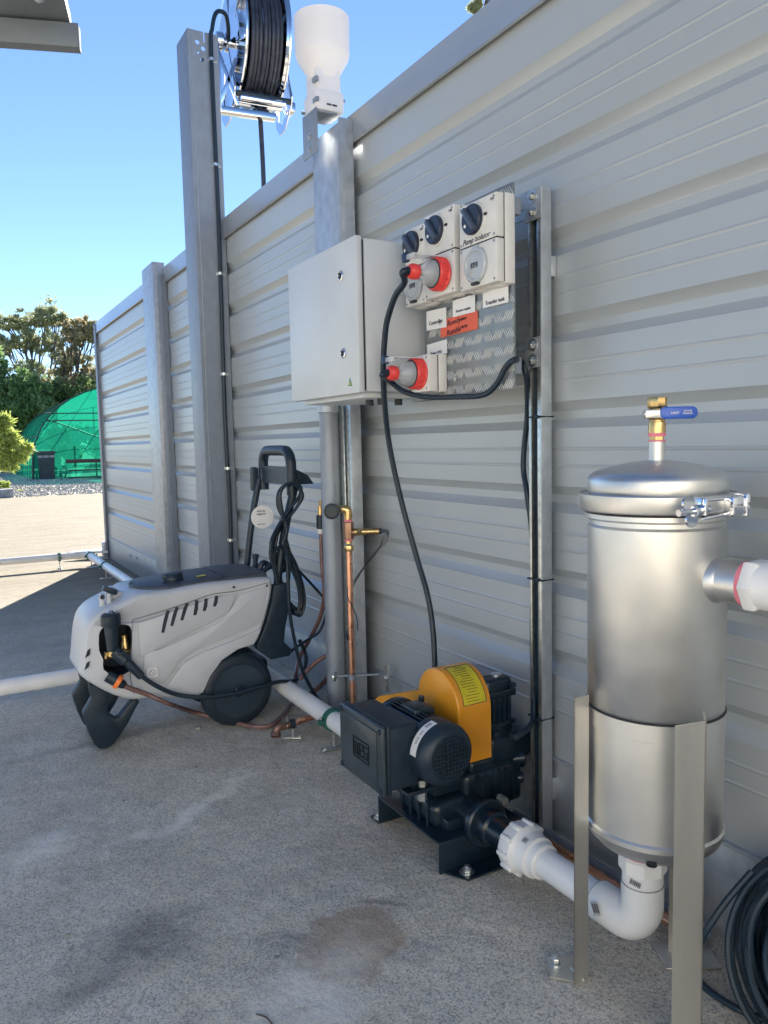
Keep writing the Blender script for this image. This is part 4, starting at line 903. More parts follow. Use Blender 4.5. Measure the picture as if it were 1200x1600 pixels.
# ---------------------------------------------------------------- stainless filter
TX, TY_ = 1.149, .979; TR = .1235
fl = thing('filter_housing', 'tall stainless steel filter housing with domed lid on three legs', 'filter', (TX, TY_, 0))
zR = lambda py: fd(922, py, TX*.5+TY_*.866).z
zT = lambda py: fd(1028, py, TX*.5+TY_*.866).z
b = MB(); b.lathe([(TR+.0005, zR(1099)), (TR+.0005, .324), (TR+.004, .320), (TR+.004, .311), (TR+.001, .308), (TR-.002, .297), (TR-.018, .280), (.05, .271), (0, .269)], (TX, TY_, 0), AZ, 96); b.build('lower_body', stain, fl)
zs_ = zR(1099)
b = MB(); b.lathe([(0, zs_+.001), (TR-.002, zs_), (TR, zs_+.003), (TR, zR(822)), (TR-.004, zR(818)), (TR-.004, zR(806))], (TX, TY_, 0), AZ, 96); b.build('upper_body', stain, fl)
b = MB(); b.lathe([(TR+.0005, .512), (TR+.0022, .513), (TR+.0022, zs_-.002), (TR+.0005, zs_-.001)], (TX, TY_, 0), AZ, 96); b.build('band', stain, fl)
zl = zR(768); zd = zT(717)
zk = zR(748)
b = MB(); b.lathe([(TR-.002, zl-.01), (TR+.001, zl+.002), (TR+.001, zk-.004), (TR-.001, zk+.002), (TR-.006, zk+.008)]+[((TR-.012)*q_, zk+.012+(zd-.002-zk-.012)*(1-q_*q_)) for q_ in [1-i/12 for i in range(12)]]+[(0, zd-.002)], (TX, TY_, 0), AZ, 96); lid = b.build('lid', stain, fl)
zc1, zc0 = zR(770), zR(796)
b = MB(); b.lathe([(TR-.002, zc0), (TR+.014, zc0-.001), (TR+.016, zc0+.002), (TR+.016, zc1-.002), (TR+.013, zc1), (TR+.013, zc1-.003), (TR-.002, zc1-.003)], (TX, TY_, 0), AZ, 96)
b.lathe([(TR, zc0-.018), (TR+.006, zc0-.014), (TR+.006, zc0-.006), (TR, zc0-.003)], (TX, TY_, 0), AZ, 96)
clp = b.build('clamp_ring', stain, fl)
# clamp bolt: runs tangentially on camera side, right
an = math.atan2(-.93, .15); nd = Vector((math.cos(an), math.sin(an), 0)); td = Vector((-nd.y, nd.x, 0))
zc3 = (zc0+zc1)/2; cb_ = Vector((TX, TY_, zc3))+nd*(TR+.032)
b = MB()
s0 = fd(1060, 802, 1.252); s1 = fd(1160, 788, 1.318)
dirb = (s1-s0).normalized(); nb = dirb.cross(AZ).normalized()
b.cyl(s0, s0+dirb*.072, .0058, 14); b.lathe([(.0, 0), (.009, 0), (.0105, .004), (.0105, .012), (.0085, .016), (.0085, .030), (.006, .036)], s0+dirb*.030, dirb, 20)
b.bar(s0+dirb*.052+AZ*.016, s1+AZ*.012-dirb*.008, .005, .006, .002); b.bar(s0+dirb*.052-AZ*.016, s1-AZ*.012-dirb*.008, .005, .006, .002)
b.box(s0+dirb*.050+AZ*.006, (.006, .026, .03), .002); b.box(s1-dirb*.022, (.03, .026, .036), .006, (dirb, nb, AZ)); b.box(s1-dirb*.002, (.010, .03, .040), .003, (dirb, nb, AZ))
for s_ in (-1, 1): b.lathe([(0, -.0022), (.013, -.0022), (.013, .0022), (0, .0022)], s0+dirb*.026+AZ*.014*s_-dirb*.004*s_, nb, 20)
b.cyl(s1-dirb*.03-nb*0, Vector((TX, TY_, zc3))+(s1-Vector((TX, TY_, s1.z))).normalized()*TR, .008, 10)
b.build('clamp_bolt', chrome, clp)
b = MB(); b.lathe([(TR-.001, zs_-.0012), (TR+.0028, zs_-.0010), (TR+.0028, zs_+.0008), (TR-.001, zs_+.001)], (TX, TY_, 0), AZ, 96); b.build('seam', sockd, fl)
# top nipple and side port
b = MB(); zn = zT(690); b.cyl((TX, TY_, zd-.012), (TX, TY_, zn+.0), .0148, 28); b.build('top_nipple', stain, lid)
pc = fx(1110, 886, TX+.12*.6)
pd = Vector((math.sin(R(172)), math.cos(R(172)), 0))
pc = Vector((TX, TY_, zT(893)))
b = MB(); b.cyl(pc+pd*(TR-.02), pc+pd*(TR+.055), .0375, 40); b.lathe([(.0415, TR-.012), (.0405, TR+.006), (.038, TR+.010)], pc, pd, 40); b.build('side_port', stain, fl)
b = MB()
for a_ in (0, 1):
    pass
legs = []
def leg(px, py, aL, aR, zt_=.567, wL=.045, first=True):
    g = fz(px, py)
    return g
def angle_leg(c, n1, w1, n2, w2, zt_, foot=None):
    """angle iron: corner at c, webs going along n1 (w1) and n2 (w2)"""
    b = MB(); t = .003; c = Vector(c)
    for (d, w_, e) in ((n1, w1, n2), (n2, w2, n1)):
        d = Vector(d).normalized(); e = Vector(e).normalized()
        b.prism([(0, .004), (w_, .004), (w_, zt_), (0, zt_)], c, (d, AZ, e), t)
    return b
# leg seen in front (right); faces the camera
dv = Vector((.5, .866, 0)); sv = Vector((.866, -.5, 0))
c2_ = fz(1060, 1612); l2 = fd(1055, 1135, 1.205); l2r = fd(1104, 1140, 1.225)
wf = (Vector((l2r.x, l2r.y, 0))-Vector((l2.x, l2.y, 0)))
b = angle_leg((l2r.x, l2r.y, 0), -wf, wf.length, Vector((TX, TY_, 0))-Vector((l2.x, l2.y, 0))+sv*.03, .05, l2.z)
lg = b.build('leg', stain2, fl)
b = MB(); b.box((l2.x+.0, l2.y-.03, .004), (.10, .09, .005), .002, (sv, dv, AZ)); b.build('foot_plate', stain2, lg)
l1 = fd(897, 1092, 1.385); l1r = fd(920, 1086, 1.40); l1 = Vector((l1.x, l1.y, 0)); l1r_ = Vector((l1r.x, l1r.y, 0)); w1 = l1r_-l1
vd1 = Vector((l1.x, l1.y, 0)).normalized()
b = angle_leg(l1, w1, w1.length, vd1+sv*.04, .045, l1r.z)
lg = b.build('leg', stain2, fl)
g = fz(915, 1540); b = MB(); pf = [fz(x_, y_) for x_, y_ in ((852, 1512), (868, 1500), (897, 1496), (916, 1503), (916, 1542), (860, 1530))]
b.add([v+Vector((0, 0, .002)) for v in pf]+[v+Vector((0, 0, .007)) for v in pf], [tuple(range(5, -1, -1)), tuple(range(6, 12))]+[(i, (i+1) % 6, (i+1) % 6+6, i+6) for i in range(6)]); fpl = b.build('foot_plate', stain2, lg)
b = MB(); hexbolt(b, fz(868, 1512)+Vector((0, 0, .007)), AZ, .009, .012); b.build('anchor_bolt', zinc, fpl)
b = MB(); b.tube([fz(893, 1520)+Vector((0, 0, .010)), fz(915, 1541)+Vector((0, 0, .010))], .0035, 8, 0); b.build('weld_bead', zinc, fpl)
g3 = fz(1092, 1492); b = angle_leg((1.255, .985, 0), -sv, .035, -dv, .02, .567); lg = b.build('leg', stain2, fl)
b = MB(); b.box((1.245, .975, .005), (.11, .085, .005), .002, (sv, dv, AZ)); b.build('foot_plate', stain2, lg)
# outlet spigot and small bung under the tank
b = MB(); b.cyl((vx, vy, zf+.061), (vx, vy, .275), .034, 30); b.build('bottom_port', stain, fl)
hp = fx(955, 1338, TX-.09)
b = MB(); an2 = Vector((-.75, -.62, 0)).normalized(); 
b.lathe([(0, 0), (.0095, 0), (.0095, .004), (.007, .004), (.007, .001), (0, .001)], Vector((TX, TY_, .286))+an2*(TR-.012), (an2+Vector((0, 0, -.7))).normalized(), 18); b.build('drain_plug', sockd, fl)
# hex fitting + white pipe leaving right
wp = thing('water_pipe', 'white pipe with hexagonal fitting leaving the upper side of the filter', 'pipe', pc+pd*.2)
b = MB(); b.lathe([(.036, TR+.052), (.0445, TR+.054), (.0465, TR+.058), (.0465, TR+.074), (.043, TR+.078)], pc, pd, 6); b.cyl(pc+pd*(TR+.076), pc+pd*(TR+.30), .0405, 40); b.build('hex_adaptor', pvc, wp)
b = MB(); b.lathe([(.040, TR+.118), (.0412, TR+.118), (.0412, TR+.121), (.040, TR+.121)], pc, pd, 40); b.build('joint', pvcj, wp)
b = MB(); b.cyl(pc+pd*(TR+.046), pc+pd*(TR+.055), .0385, 36); b.build('sealant_ring', pink, wp)
b = MB(); b.cyl(pc+pd*(TR+.28), pc+pd*(TR+.9), .0325, 32); b.build('pipe', pvc, wp)
# ball valve on top
bv = thing('ball_valve', 'brass ball valve with blue lever handle on top of the filter', 'valve', (TX, TY_, zn))
v0 = Vector((TX, TY_, zn))
b = MB(); b.lathe([(.0155, 0), (.0155, .003), (0, .003)], v0, AZ, 24); b.lathe([(.0155, .0095), (.0155, .016), (.0, .016)], v0, AZ, 24); b.build('sealant_ring', pink, bv)
b = MB(); b.lathe([(.013, .003), (.013, .010)], v0, AZ, 6); b.lathe([(.0155, .016), (.0158, .030), (.0150, .036), (.0135, .037), (.0135, .039), (.0180, .044), (.0185, .052), (.0165, .060), (.013, .062)], v0, AZ, 28); b.lathe([(.0162, .062), (.0175, .064), (.0175, .078), (.0165, .081), (.012, .081), (.012, .07), (0, .07)], v0, AZ, 8); b.build('valve_body', brass, bv)
hx = v0+Vector((0, 0, .050)); hd = Vector((.866, -.5, .0)).normalized(); hn = Vector((-.5, -.866, 0))
b = MB(); b.lathe([(0, 0), (.008, 0), (.008, .024), (0, .024)], hx-hd*.012, hn, 6); b.cyl(hx-hd*.02+hn*.02, hx-hd*.032+hn*.02, .006, 12); b.bar(hx-hd*.03+hn*.020, hx+hd*.006+hn*.020, .012, .016, .002); b.build('stem', zinc, bv)
def rr_out(x0_, x1_, y0_, y1_, r_, n_=6):
    pts = []
    for cx_, cy_, a_ in ((x1_-r_, y1_-r_, 0), (x0_+r_, y1_-r_, 90), (x0_+r_, y0_+r_, 180), (x1_-r_, y0_+r_, 270)):
        for i in range(n_+1): t = R(a_+90*i/n_); pts.append((cx_+r_*math.cos(t), cy_+r_*math.sin(t)))
    return pts
b = MB(); b.prism(rr_out(-.004, .064, -.0115, .0105, .010), hx+hn*.020+Vector((0, 0, .002)), (hd, AZ, hn), .008, bev=.002); hdl = b.build('lever', bluep, bv)
text('SANT', 'lettering', .006, hx+hd*.022+hn*.0282+AZ*.001, (hd, AZ, hn), paper, hdl); text('WATER\nMARKED', 'lettering', .0045, hx+hd*.045+hn*.0282+AZ*.002, (hd, AZ, hn), paper, hdl)
# ---------------------------------------------------------------- coiled black hose bottom right
ccx = fz(1260, 1500, .10); 
hc = thing('coiled_hose', 'black poly hose coiled on the floor against the wall right of the filter', 'hose', (1.30, .80, 0))
b = MB(); cc0 = Vector((1.29, .705, .14)); cu_ = Vector((.45, -.89, 0)).normalized(); 
cv_ = Vector((.33, .17, .93)).normalized(); cw_ = cu_.cross(cv_).normalized()
for k in range(46):
    ra_ = .085+.0020*k+random.uniform(-.008, .008); off = cw_*random.uniform(-.03, .03)+Vector((0, 0, random.uniform(-.01, .01)))
    tl1, tl2 = random.uniform(-.06, .06), random.uniform(-.06, .06); ph = random.uniform(0, 6)
    loop = []
    for i in range(49):
        a = 2*math.pi*i/48; loop.append(cc0+off+cu_*ra_*.93*math.cos(a)+cv_*ra_*1.0*math.sin(a)+cw_*(tl1*math.cos(a)+tl2*math.sin(a)))
    b.tube(loop, .0062, 7, 0)
b.build('coil', mat('poly_hose', (.010, .027, .046), .48, 0, .1, 30), hc)
b = MB(); b.tube([fz(1092, 1478, .12), fz(1105, 1452, .16), fz(1135, 1408, .21), fz(1175, 1362, .26)], .0065, 8, 8); b.tube([fz(1085, 1520, .01), fz(1105, 1545, .008), fz(1150, 1575, .008), fz(1210, 1600, .012), fz(1300, 1640, .02)], .0065, 8, 8); b.build('loose_end', mat('poly_hose', (.012, .02, .028), .3), hc)
# ---------------------------------------------------------------- pressure washer
YN = 2.70; YF_ = 3.04
pw = thing('pressure_washer', 'grey pressure washer on black wheels with upright black handle', 'pressure washer', (.8, 2.87, 0))
def zpt(zx, zy, y=YN): p = fy(100+zx/3, 680+zy/3, y); return (p.x, p.z)
side = [(92, 1150), (88, 1085), (98, 970), (118, 895), (165, 845), (235, 808), (300, 775), (362, 745), (500, 728), (640, 700), (800, 682), (955, 668), (980, 690), (976, 760), (940, 895), (898, 985), (820, 1008), (742, 1060), (692, 1130), (655, 1212), (590, 1240), (430, 1236), (320, 1248), (210, 1218)]
P2s = [zpt(*q) for q in side]
def smooth_loop(pts, n=4, ten=1.0):
    P = [Vector((p[0], p[1], 0)) for p in pts]; N_ = len(P); out = []
    for i in range(N_):
        a, b_, c, d = P[i-1], P[i], P[(i+1) % N_], P[(i+2) % N_]
        for k in range(n):
            t = k/n; q = .5*((2*b_)+(c-a)*t+(2*a-5*b_+4*c-d)*t*t+(3*b_-a-3*c+d)*t**3); out.append((q.x, q.y))
    return out
S = smooth_loop(P2s, 3)
cen = (sum(p[0] for p in S)/len(S), sum(p[1] for p in S)/len(S))
def inset(pts, d):
    out = []; N_ = len(pts); A = sum(pts[i][0]*pts[(i+1) % N_][1]-pts[(i+1) % N_][0]*pts[i][1] for i in range(N_)); sg = 1 if A > 0 else -1
    for i in range(N_):
        a = Vector(pts[i-1]); c = Vector(pts[(i+1) % N_]); t = (c-a); nrm = Vector((-t.y, t.x)).normalized()*sg
        out.append((pts[i][0]+nrm.x*d, pts[i][1]+nrm.y*d))
    return out
def taper(p, k):   # nose narrows towards its tip: far/near y depend on x
    return 0
hole = [zpt(*q) for q in [(170, 950), (182, 915), (215, 895), (290, 890), (318, 915), (314, 1030), (308, 1110), (245, 1130), (192, 1108), (190, 1060), (172, 1020)]]
hole = smooth_loop(hole, 2)
rings = [(YN, .016), (YN+.004, .009), (YN+.012, .003), (YN+.024, 0), (YF_-.024, 0), (YF_-.010, .004), (YF_, .014)]
def nose(x): # narrower nose: pulls the sides in towards the centre line
    t = max(0, min(1, (.62-x)/.25)); return t*t*.05
ym = (YN+YF_)/2
b = MB(); ls = []
for (yy, dd_) in rings:
    r_ = inset(S, dd_) if dd_ else S
    ls.append([(p[0], yy+(nose(p[0]) if yy < ym else -nose(p[0])), p[1]) for p in r_])
nS = len(S); vs = [v for l in ls for v in l]; fs = []
for j in range(len(ls)-1):
    for i in range(nS): i2 = (i+1) % nS; fs.append((j*nS+i, j*nS+i2, (j+1)*nS+i2, (j+1)*nS+i))
fs.append(tuple((len(ls)-1)*nS+i for i in range(nS)))
b.add(vs, fs)
# near cap with the connector recess cut out
cap = [(p[0], p[2]) for p in ls[0]]; loops = [cap, hole]; flat = cap+hole
tri = geometry.tessellate_polygon([[Vector((p[0], p[1], 0)) for p in l] for l in loops])
b.add([(p[0], YN+nose(p[0]), p[1]) for p in flat], [tuple(q) for q in tri])
body = b.build('body_shell', greyp, pw, ang=30)
b = MB(); k = len(hole); vs = [(p[0], YN+.001+nose(p[0]), p[1]) for p in hole]+[(p[0]+.004, YN+.13, p[1]) for p in hole]
b.add(vs, [(i, (i+1) % k, (i+1) % k+k, i+k) for i in range(k)]+[tuple(range(k, 2*k))]); b.build('recess', blackp, pw)
def panel(pts, t, name, m, par, y=YN, bev=.002, sm=0):
    q = [zpt(*p, y) for p in pts]
    if sm: q = smooth_loop(q, sm)
    yo = y+nose(q[0][0])*0
    b = MB(); b.prism(q, (0, yo, 0), (AX, AZ, Vector((0, -1, 0))), t, bev=bev); return b.build(name, m, par, ang=25)
panel([(470, 1195), (520, 1120), (570, 1058), (640, 1020), (760, 975), (925, 905), (890, 978), (815, 1002), (738, 1054), (686, 1128), (650, 1205), (585, 1232), (500, 1225)], .007, 'wheel_arch', greyp, body, bev=.005)
panel([(345, 880), (470, 840), (700, 760), (810, 742), (770, 830), (720, 860), (560, 940), (440, 1000), (360, 1040), (352, 960)], .005, 'side_panel', greyp, body, bev=.004)
panel([(375, 1010), (440, 1008), (740, 872), (830, 745), (950, 705), (925, 880), (760, 950), (600, 1015), (540, 1060), (470, 1160), (400, 1170), (372, 1120)], .003, 'side_panel', greyp, body, bev=.0025)
b = MB()
for i, (zx, zy, h) in enumerate(((485, 820, 105), (527, 805, 88), (574, 787, 80), (619, 773, 70), (663, 765, 58), (711, 752, 50))):
    q = [zpt(zx-5, zy), zpt(zx+4, zy), zpt(zx-8, zy+h*.45), zpt(zx-22, zy+h), zpt(zx-30, zy+h), zpt(zx-18, zy+h*.4)] if i < 3 else [zpt(zx-5, zy), zpt(zx+4, zy), zpt(zx+2, zy+h*.6), zpt(zx-6, zy+h), zpt(zx-14, zy+h), zpt(zx-8, zy+h*.45)]
    q = [((p_[0]+(.004 if k_ in ((1, 2, 3)) else -.001)), p_[1]) for k_, p_ in enumerate(q)]; b.prism(q, (0, YN-.0052, 0), (AX, AZ, Vector((0, -1, 0))), .0008)
b.build('vent_slots', ink, body)
b = MB()
for q4 in ([(118, 1020), (132, 1010), (128, 1040), (107, 1056)], [(114, 1080), (128, 1070), (124, 1097), (103, 1113)]):
    q = [zpt(*p) for p in q4]; b.prism(q, (0, YN+.036, 0), (AX, AZ, Vector((0, -1, 0))), .004)
b.build('side_vent', blackp, body)
q = [zpt(*p) for p in ((388, 1092), (434, 1084), (438, 1130), (388, 1136))]
b = MB(); b.prism(q, (0, YN-.0052, 0), (AX, AZ, Vector((0, -1, 0))), .0006); wl = b.build('warning_label', paper, body)
ccl = ((q[0][0]+q[2][0])/2, (q[0][1]+q[2][1])/2); b = MB(); b.prism(circ(ccl, .011, 24), (0, YN-.006, 0), (AX, AZ, Vector((0, -1, 0))), .0004, holes=[circ(ccl, .009, 24)]); b.bar((ccl[0]-.007, YN-.0062, ccl[1]+.007), (ccl[0]+.007, YN-.0062, ccl[1]-.007), .0018, .0004, upv=(0, 1, 0)); b.build('symbol', galv_d, wl)
b = MB()
b.tube([(lambda p: Vector((p[0], YN-.0002+nose(p[0]), p[1])))(zpt(*q_)) for q_ in [(322, 868), (350, 858), (470, 822), (600, 778), (700, 745), (820, 728), (960, 690)]], .0011, 5, 6)
b.tube([(lambda p: Vector((p[0], YN-.0002+nose(p[0]), p[1])))(zpt(*q_)) for q_ in [(322, 868), (319, 960), (317, 1060), (312, 1130), (330, 1215)]], .0011, 5, 6)
b.build('panel_seam', sockd, body)
b = MB()
for q_ in ((795, 712), (345, 1190), (610, 1190), (950, 705)):
    p = zpt(*q_); b.cyl((p[0], YN-.0065, p[1]), (p[0], YN+.004, p[1]), .0042, 12)
b.build('screw', sockd, body)
# top lid (dark grey) resting on the body
ztop = zpt(700, 690)[1]
xl0, xl1 = zpt(355, 750)[0], zpt(760, 700)[0]
def topz(x): 
    # height of the body outline above x
    best = 0
    for i in range(nS):
        a, c = S[i], S[(i+1) % nS]
        if (a[0]-x)*(c[0]-x) <= 0 and abs(a[0]-c[0]) > 1e-6:
            best = max(best, a[1]+(c[1]-a[1])*(x-a[0])/(c[0]-a[0]))
    return best
def lidmesh(xa, xb, name, up_=.012, ybn=YN+.03, ybf=YF_-.03, rnd=True, mm=greyt):
    b = MB(); n_ = 14; vs = []; fs = []
    for i in range(n_+1):
        x = xa+(xb-xa)*i/n_; t = i/n_
        s_ = math.sqrt(max(0, 1-max(0, (.4-t)/.4)**2)) if rnd else 1
        h = (ybf-ybn)/2*max(.12, s_); z = topz(min(max(x, xa+.002), xb)) 
        for (dy, dz) in ((-h, -.006), (-h, up_*.6), (-h+.012, up_), (0, up_+.004), (h-.012, up_), (h, up_*.6), (h, -.006)): vs.append((x, (ybn+ybf)/2+dy, z+dz))
    for i in range(n_):
        for k in range(6): fs.append((i*7+k, i*7+k+1, (i+1)*7+k+1, (i+1)*7+k))
    fs += [tuple(range(7)), tuple(n_*7+k for k in range(7))]
    b.add(vs, fs); return b.build(name, mm, pw, ang=50)
lidmesh(xl0, xl1, 'control_lid'); lidmesh(xl1+.003, zpt(965, 675)[0], 'rear_lid', .016, rnd=False)
kx = zpt(545, 690)[0]; kz = topz(kx)+.014
b = MB(); b.lathe([(.040, 0), (.040, .004), (.031, .006), (.028, .022), (.024, .026), (0, .026)], (kx, YN+.10, kz), Vector((-.1, 0, 1)), 32); b.bar((kx-.036, YN+.10, kz+.014), (kx+.036, YN+.10, kz+.02), .022, .024, .006); b.build('selector_knob', blackp, pw)
lxw = zpt(675, 680)[0]; b = MB(); b.box((lxw, YN+.085, topz(lxw)+.017), (.03, .022, .001), 0, (Vector((1, 0, .1)), AY, AZ)); b.build('label', yel_l, pw)
# latch tower on the nose
tx, tz = zpt(205, 800, YN+.10)
b = MB(); b.bb(tx-.026, tx-.010, YN+.09, YN+.115, tz-.03, tz+.045, .004); b.bb(tx-.004, tx+.012, YN+.09, YN+.115, tz-.03, tz+.045, .004)
b.prism([(0, -.03), (.085, -.02), (.06, .03), (.02, .06), (0, .05)], (tx+.005, YN+.17, tz), (AX, AZ, Vector((0, -1, 0))), .05, bev=.006); b.build('nozzle_holder', greyp, pw)
b = MB(); b.box((tx+.012, YN+.115, tz+.052), (.05, .034, .018), .004, (Vector((.9, 0, -.43)), AY, Vector((.43, 0, .9)))); b.cyl((tx-.018, YN+.088, tz+.035), (tx-.018, YN+.12, tz+.035), .008, 12); b.build('clip', blackp, pw)
# regulator knob & brass fittings in recess
kx, kz = zpt(222, 872, YN-.01)
b = MB(); b.lathe([(.031, 0), (.033, .004), (.033, .036), (.028, .042), (0, .042)], (kx, YN-.0, kz-.018), AZ, 12); b.lathe([(.018, -.085), (.022, -.03), (.024, 0)], (kx, YN-.0, kz-.018), AZ, 22); b.build('regulator', blackp, pw)
b = MB(); b.tube([(kx-.012, YN-.012, kz+.026), (kx, YN, kz+.034), (kx+.016, YN+.004, kz+.026)], .0025, 6, 6); b.tube([(kx-.008, YN+.012, kz+.026), (kx+.004, YN-.01, kz+.036), (kx+.018, YN-.01, kz+.027)], .0022, 6, 6); b.build('retaining_wire', chrome, pw)
bx, bz_ = zpt(226, 990, YN); b = MB(); b.lathe([(.011, .02), (.011, .008), (.014, .006), (.014, -.004), (.010, -.006), (.010, -.014), (.017, -.016), (.017, -.032), (0, -.032)], (kx+.002, YN, bz_), AZ, 20)
b.cyl((kx-.022, YN+.01, bz_-.03), (kx+.06, YN+.03, bz_-.035), .014, 8); b.lathe([(.0, 0), (.016, 0), (.016, .05), (.012, .06), (.012, .08), (0, .08)], (kx+.05, YN+.04, bz_-.055), AZ, 10); b.build('brass_fitting', brass, pw)
b = MB(); hx0 = fy(185, 1020, YN-.012); hx1 = fy(222, 1058, YN-.03); b.cyl(hx0, hx1, .0175, 18, .003, r2=.014); b.cyl(hx0+Vector((-.012, .01, .006)), hx0+(hx1-hx0)*.35, .022, 10, .003); b.build('outlet_coupling', blackp, pw)
inl = fy(184, 1065, YN-.03); ind = (fy(200, 1074, 2.66)-inl).normalized(); 
b = MB(); b.cyl(inl+ind*.004, inl+ind*.03, .017, 22, .004, r2=.013); b.cyl(inl-ind*.04, inl, .02, 20); b.build('inlet_coupling', blackp, pw)
b = MB(); b.lathe([(.018, -.006), (.0245, -.006), (.0245, .008), (.018, .010)], inl, ind, 28); b.build('inlet_ring', orange, pw)
hp_ = [hx1+(hx0-hx1)*.1, fy(245, 1072, YN-.035), fy(280, 1086, YN-.035), fy(330, 1089, YN-.045), fy(380, 1080, YN-.045), fy(432, 1066, YN-.03), fy(460, 1063, 2.75), fy(474, 1050, 2.8), fy(478, 1025, 2.84), fy(468, 1000, 2.84)]
cab('pressure_hose', 'black pressure hose running from the washer outlet past its wheel', hp_, .0078, cat='hose')
# stand foot at the nose
F0 = [(118, 1165), (205, 1210), (215, 1225), (205, 1290), (232, 1322), (262, 1320), (320, 1245), (355, 1250), (300, 1340), (235, 1435), (185, 1460), (145, 1440), (95, 1330), (95, 1295), (130, 1235)]
yf = YN+.05
b = MB(); q = [zpt(*p, yf) for p in F0]; q = smooth_loop(q, 2)
zmin = min(p[1] for p in q); q = [(p[0], (p[1]-zmin)+.003 if p[1] < .1 else p[1]) for p in q]
b.prism(q, (0, yf+.035, 0), (AX, AZ, Vector((0, -1, 0))), .035, bev=.006); ft = b.build('stand_foot', blackp, pw, ang=30)
b = MB(); b.prism(q, (0, YF_-.02, 0), (AX, AZ, Vector((0, -1, 0))), .035, bev=.006); b.bb(min(p[0] for p in q)+.035, min(p[0] for p in q)+.075, yf+.04, YF_-.06, .02, .08, .01); b.build('stand_foot', blackp, pw, ang=30)
# wheels
wx, wz = zpt(830, 1180)[0]-.012, .142
for (yy, lab) in ((YN-.01, None), (YF_-.05, None)):
    b = MB(); rW = .138
    b.lathe([(.09, .0), (.112, -.003), (rW-.012, .002), (rW-.003, .012), (rW, .022), (rW, .040), (rW-.004, .052), (.11, .056), (0, .056)], (wx, yy, wz), AY, 64); wh = b.build('wheel', rubber, pw)
    b = MB(); b.lathe([(0, -.006), (.022, -.006), (.026, 0), (.03, .012), (.086, .010), (.092, -.001), (.096, .002)], (wx, yy, wz), AY, 48)
    for k in range(5):
        a = 2*math.pi*k/5+.5; pts = [(wx+r_*math.cos(a+r_*5), yy+.004, wz+r_*math.sin(a+r_*5)) for r_ in (.025, .05, .075, .09)]; b.tube(pts, .005, 6, 4)
    b.cyl((wx, yy-.011, wz), (wx, yy+.01, wz), .019, 22, .004); b.lathe([(.094, -.006), (.099, -.006), (.099, .004), (.094, .004)], (wx, yy, wz), AY, 48)
    b.build('rim', mat('rim_black', (.026, .045, .066), .32, coat=.3), wh)
b = MB(); b.cyl((wx, YN+.02, wz), (wx, YF_, wz), .012, 12); b.build('axle', galv_d, pw)
b = MB(); b.bb(.60, 1.06, YN+.05, YF_-.05, .15, .23, .02); b.build('chassis', blackp, pw)
# handle: frames either side, then the loop
def hpt(zx, zy, y): return fy(370+zx/7.27, 680+zy/7.27, y)
yn, yfh = YN+.03, YF_-.02
def fside(y, pts, r=.0165, name='tube', m=blackp): 
    b = MB(); b.tube([fy(px, py, y) for px, py in pts], r, 14, 6); return b
# bracket arm of near side
arm = [(975, 700), (1040, 690), (1050, 800), (1030, 900), (1025, 965), (1060, 1000), (1050, 1030), (965, 1048), (900, 1000), (895, 985), (938, 880), (965, 780)]
q = [zpt(*p, YN+.02) for p in arm]; b = MB(); b.prism(q, (0, YN+.03, 0), (AX, AZ, Vector((0, -1, 0))), .03, bev=.006); b.build('handle_bracket', blackp, pw, ang=30)
b = MB(); b.prism(q, (0, YF_-.0, 0), (AX, AZ, Vector((0, -1, 0))), .03, bev=.006); b.build('handle_bracket', blackp, pw, ang=30)
hxn = fy(452, 800, yn); topn = fy(462, 722, yn); topf = fy(404, 722, yfh)
bn = fy(434, 905, yn); bf = fy(386, 885, yfh)
zbar = fy(455, 696, yn).z
b = MB(); b.tube([bn+Vector((.0, 0, -.12)), bn, (bn+topn)/2, topn+Vector((0, 0, -.07))], .0155, 16, 6); b.tube([bf+Vector((0, 0, -.1)), bf, (bf+topf)/2, topf+Vector((0, 0, -.07))], .0135, 16, 6); b.build('handle_tube', blackp, pw)
b = MB(); gz = zbar-.020
xt = (topn.x+topf.x)/2
gr = .055; ys_ = [yfh-.0, yn+.0]
loop = [Vector((xt, yfh, zc_)) for zc_ in (gz-.16, gz-.11, gz-gr)]
loop += [Vector((xt, yfh-gr+gr*math.cos(R(t)), gz-gr+gr*math.sin(R(t)))) for t in (22, 45, 68, 90)]
loop += [Vector((xt, (yn+yfh)/2, gz+.001))]
loop += [Vector((xt, yn+gr-gr*math.sin(R(t)), gz-gr+gr*math.cos(R(t)))) for t in (0, 22, 45, 68, 90)]
loop += [Vector((xt, yn, zc_)) for zc_ in (gz-.11, gz-.17)]
b.tube(loop, .0205, 18, 4); b.build('handle_grip', blackp, pw)
b = MB(); zc4 = fy(430, 742, (yn+yfh)/2).z
b.prism(rr_out(-.0, .0+(yfh-yn), -.034, .034, .02), (xt-.012, yn, zc4), (AY, AZ, AX), .03, bev=.005); b.prism([(0, .03), (.06, -.0), (.085, -.035), (.0, -.035)], (xt+.01, yn+.02, zc4), (AX, AZ, Vector((0, -1, 0))), .02, bev=.003)
b.prism(rr_out(-.014, .014, -.05, .05, .012), (xt-.035, yfh+.03, zc4-.02), (AX, AZ, Vector((0, -1, 0))), .03, bev=.004); b.build('hose_hook', blackp, pw)
kn = fy(397, 877, yfh-.03); b = MB(); b.prism([(-.01, -.03), (.012, -.034), (.006, 0), (.014, .03), (-.008, .03), (-.004, 0)], kn, (AX, AZ, Vector((0, -1, 0))), .03, bev=.004); b.build('clamp_knob', blackp, pw)
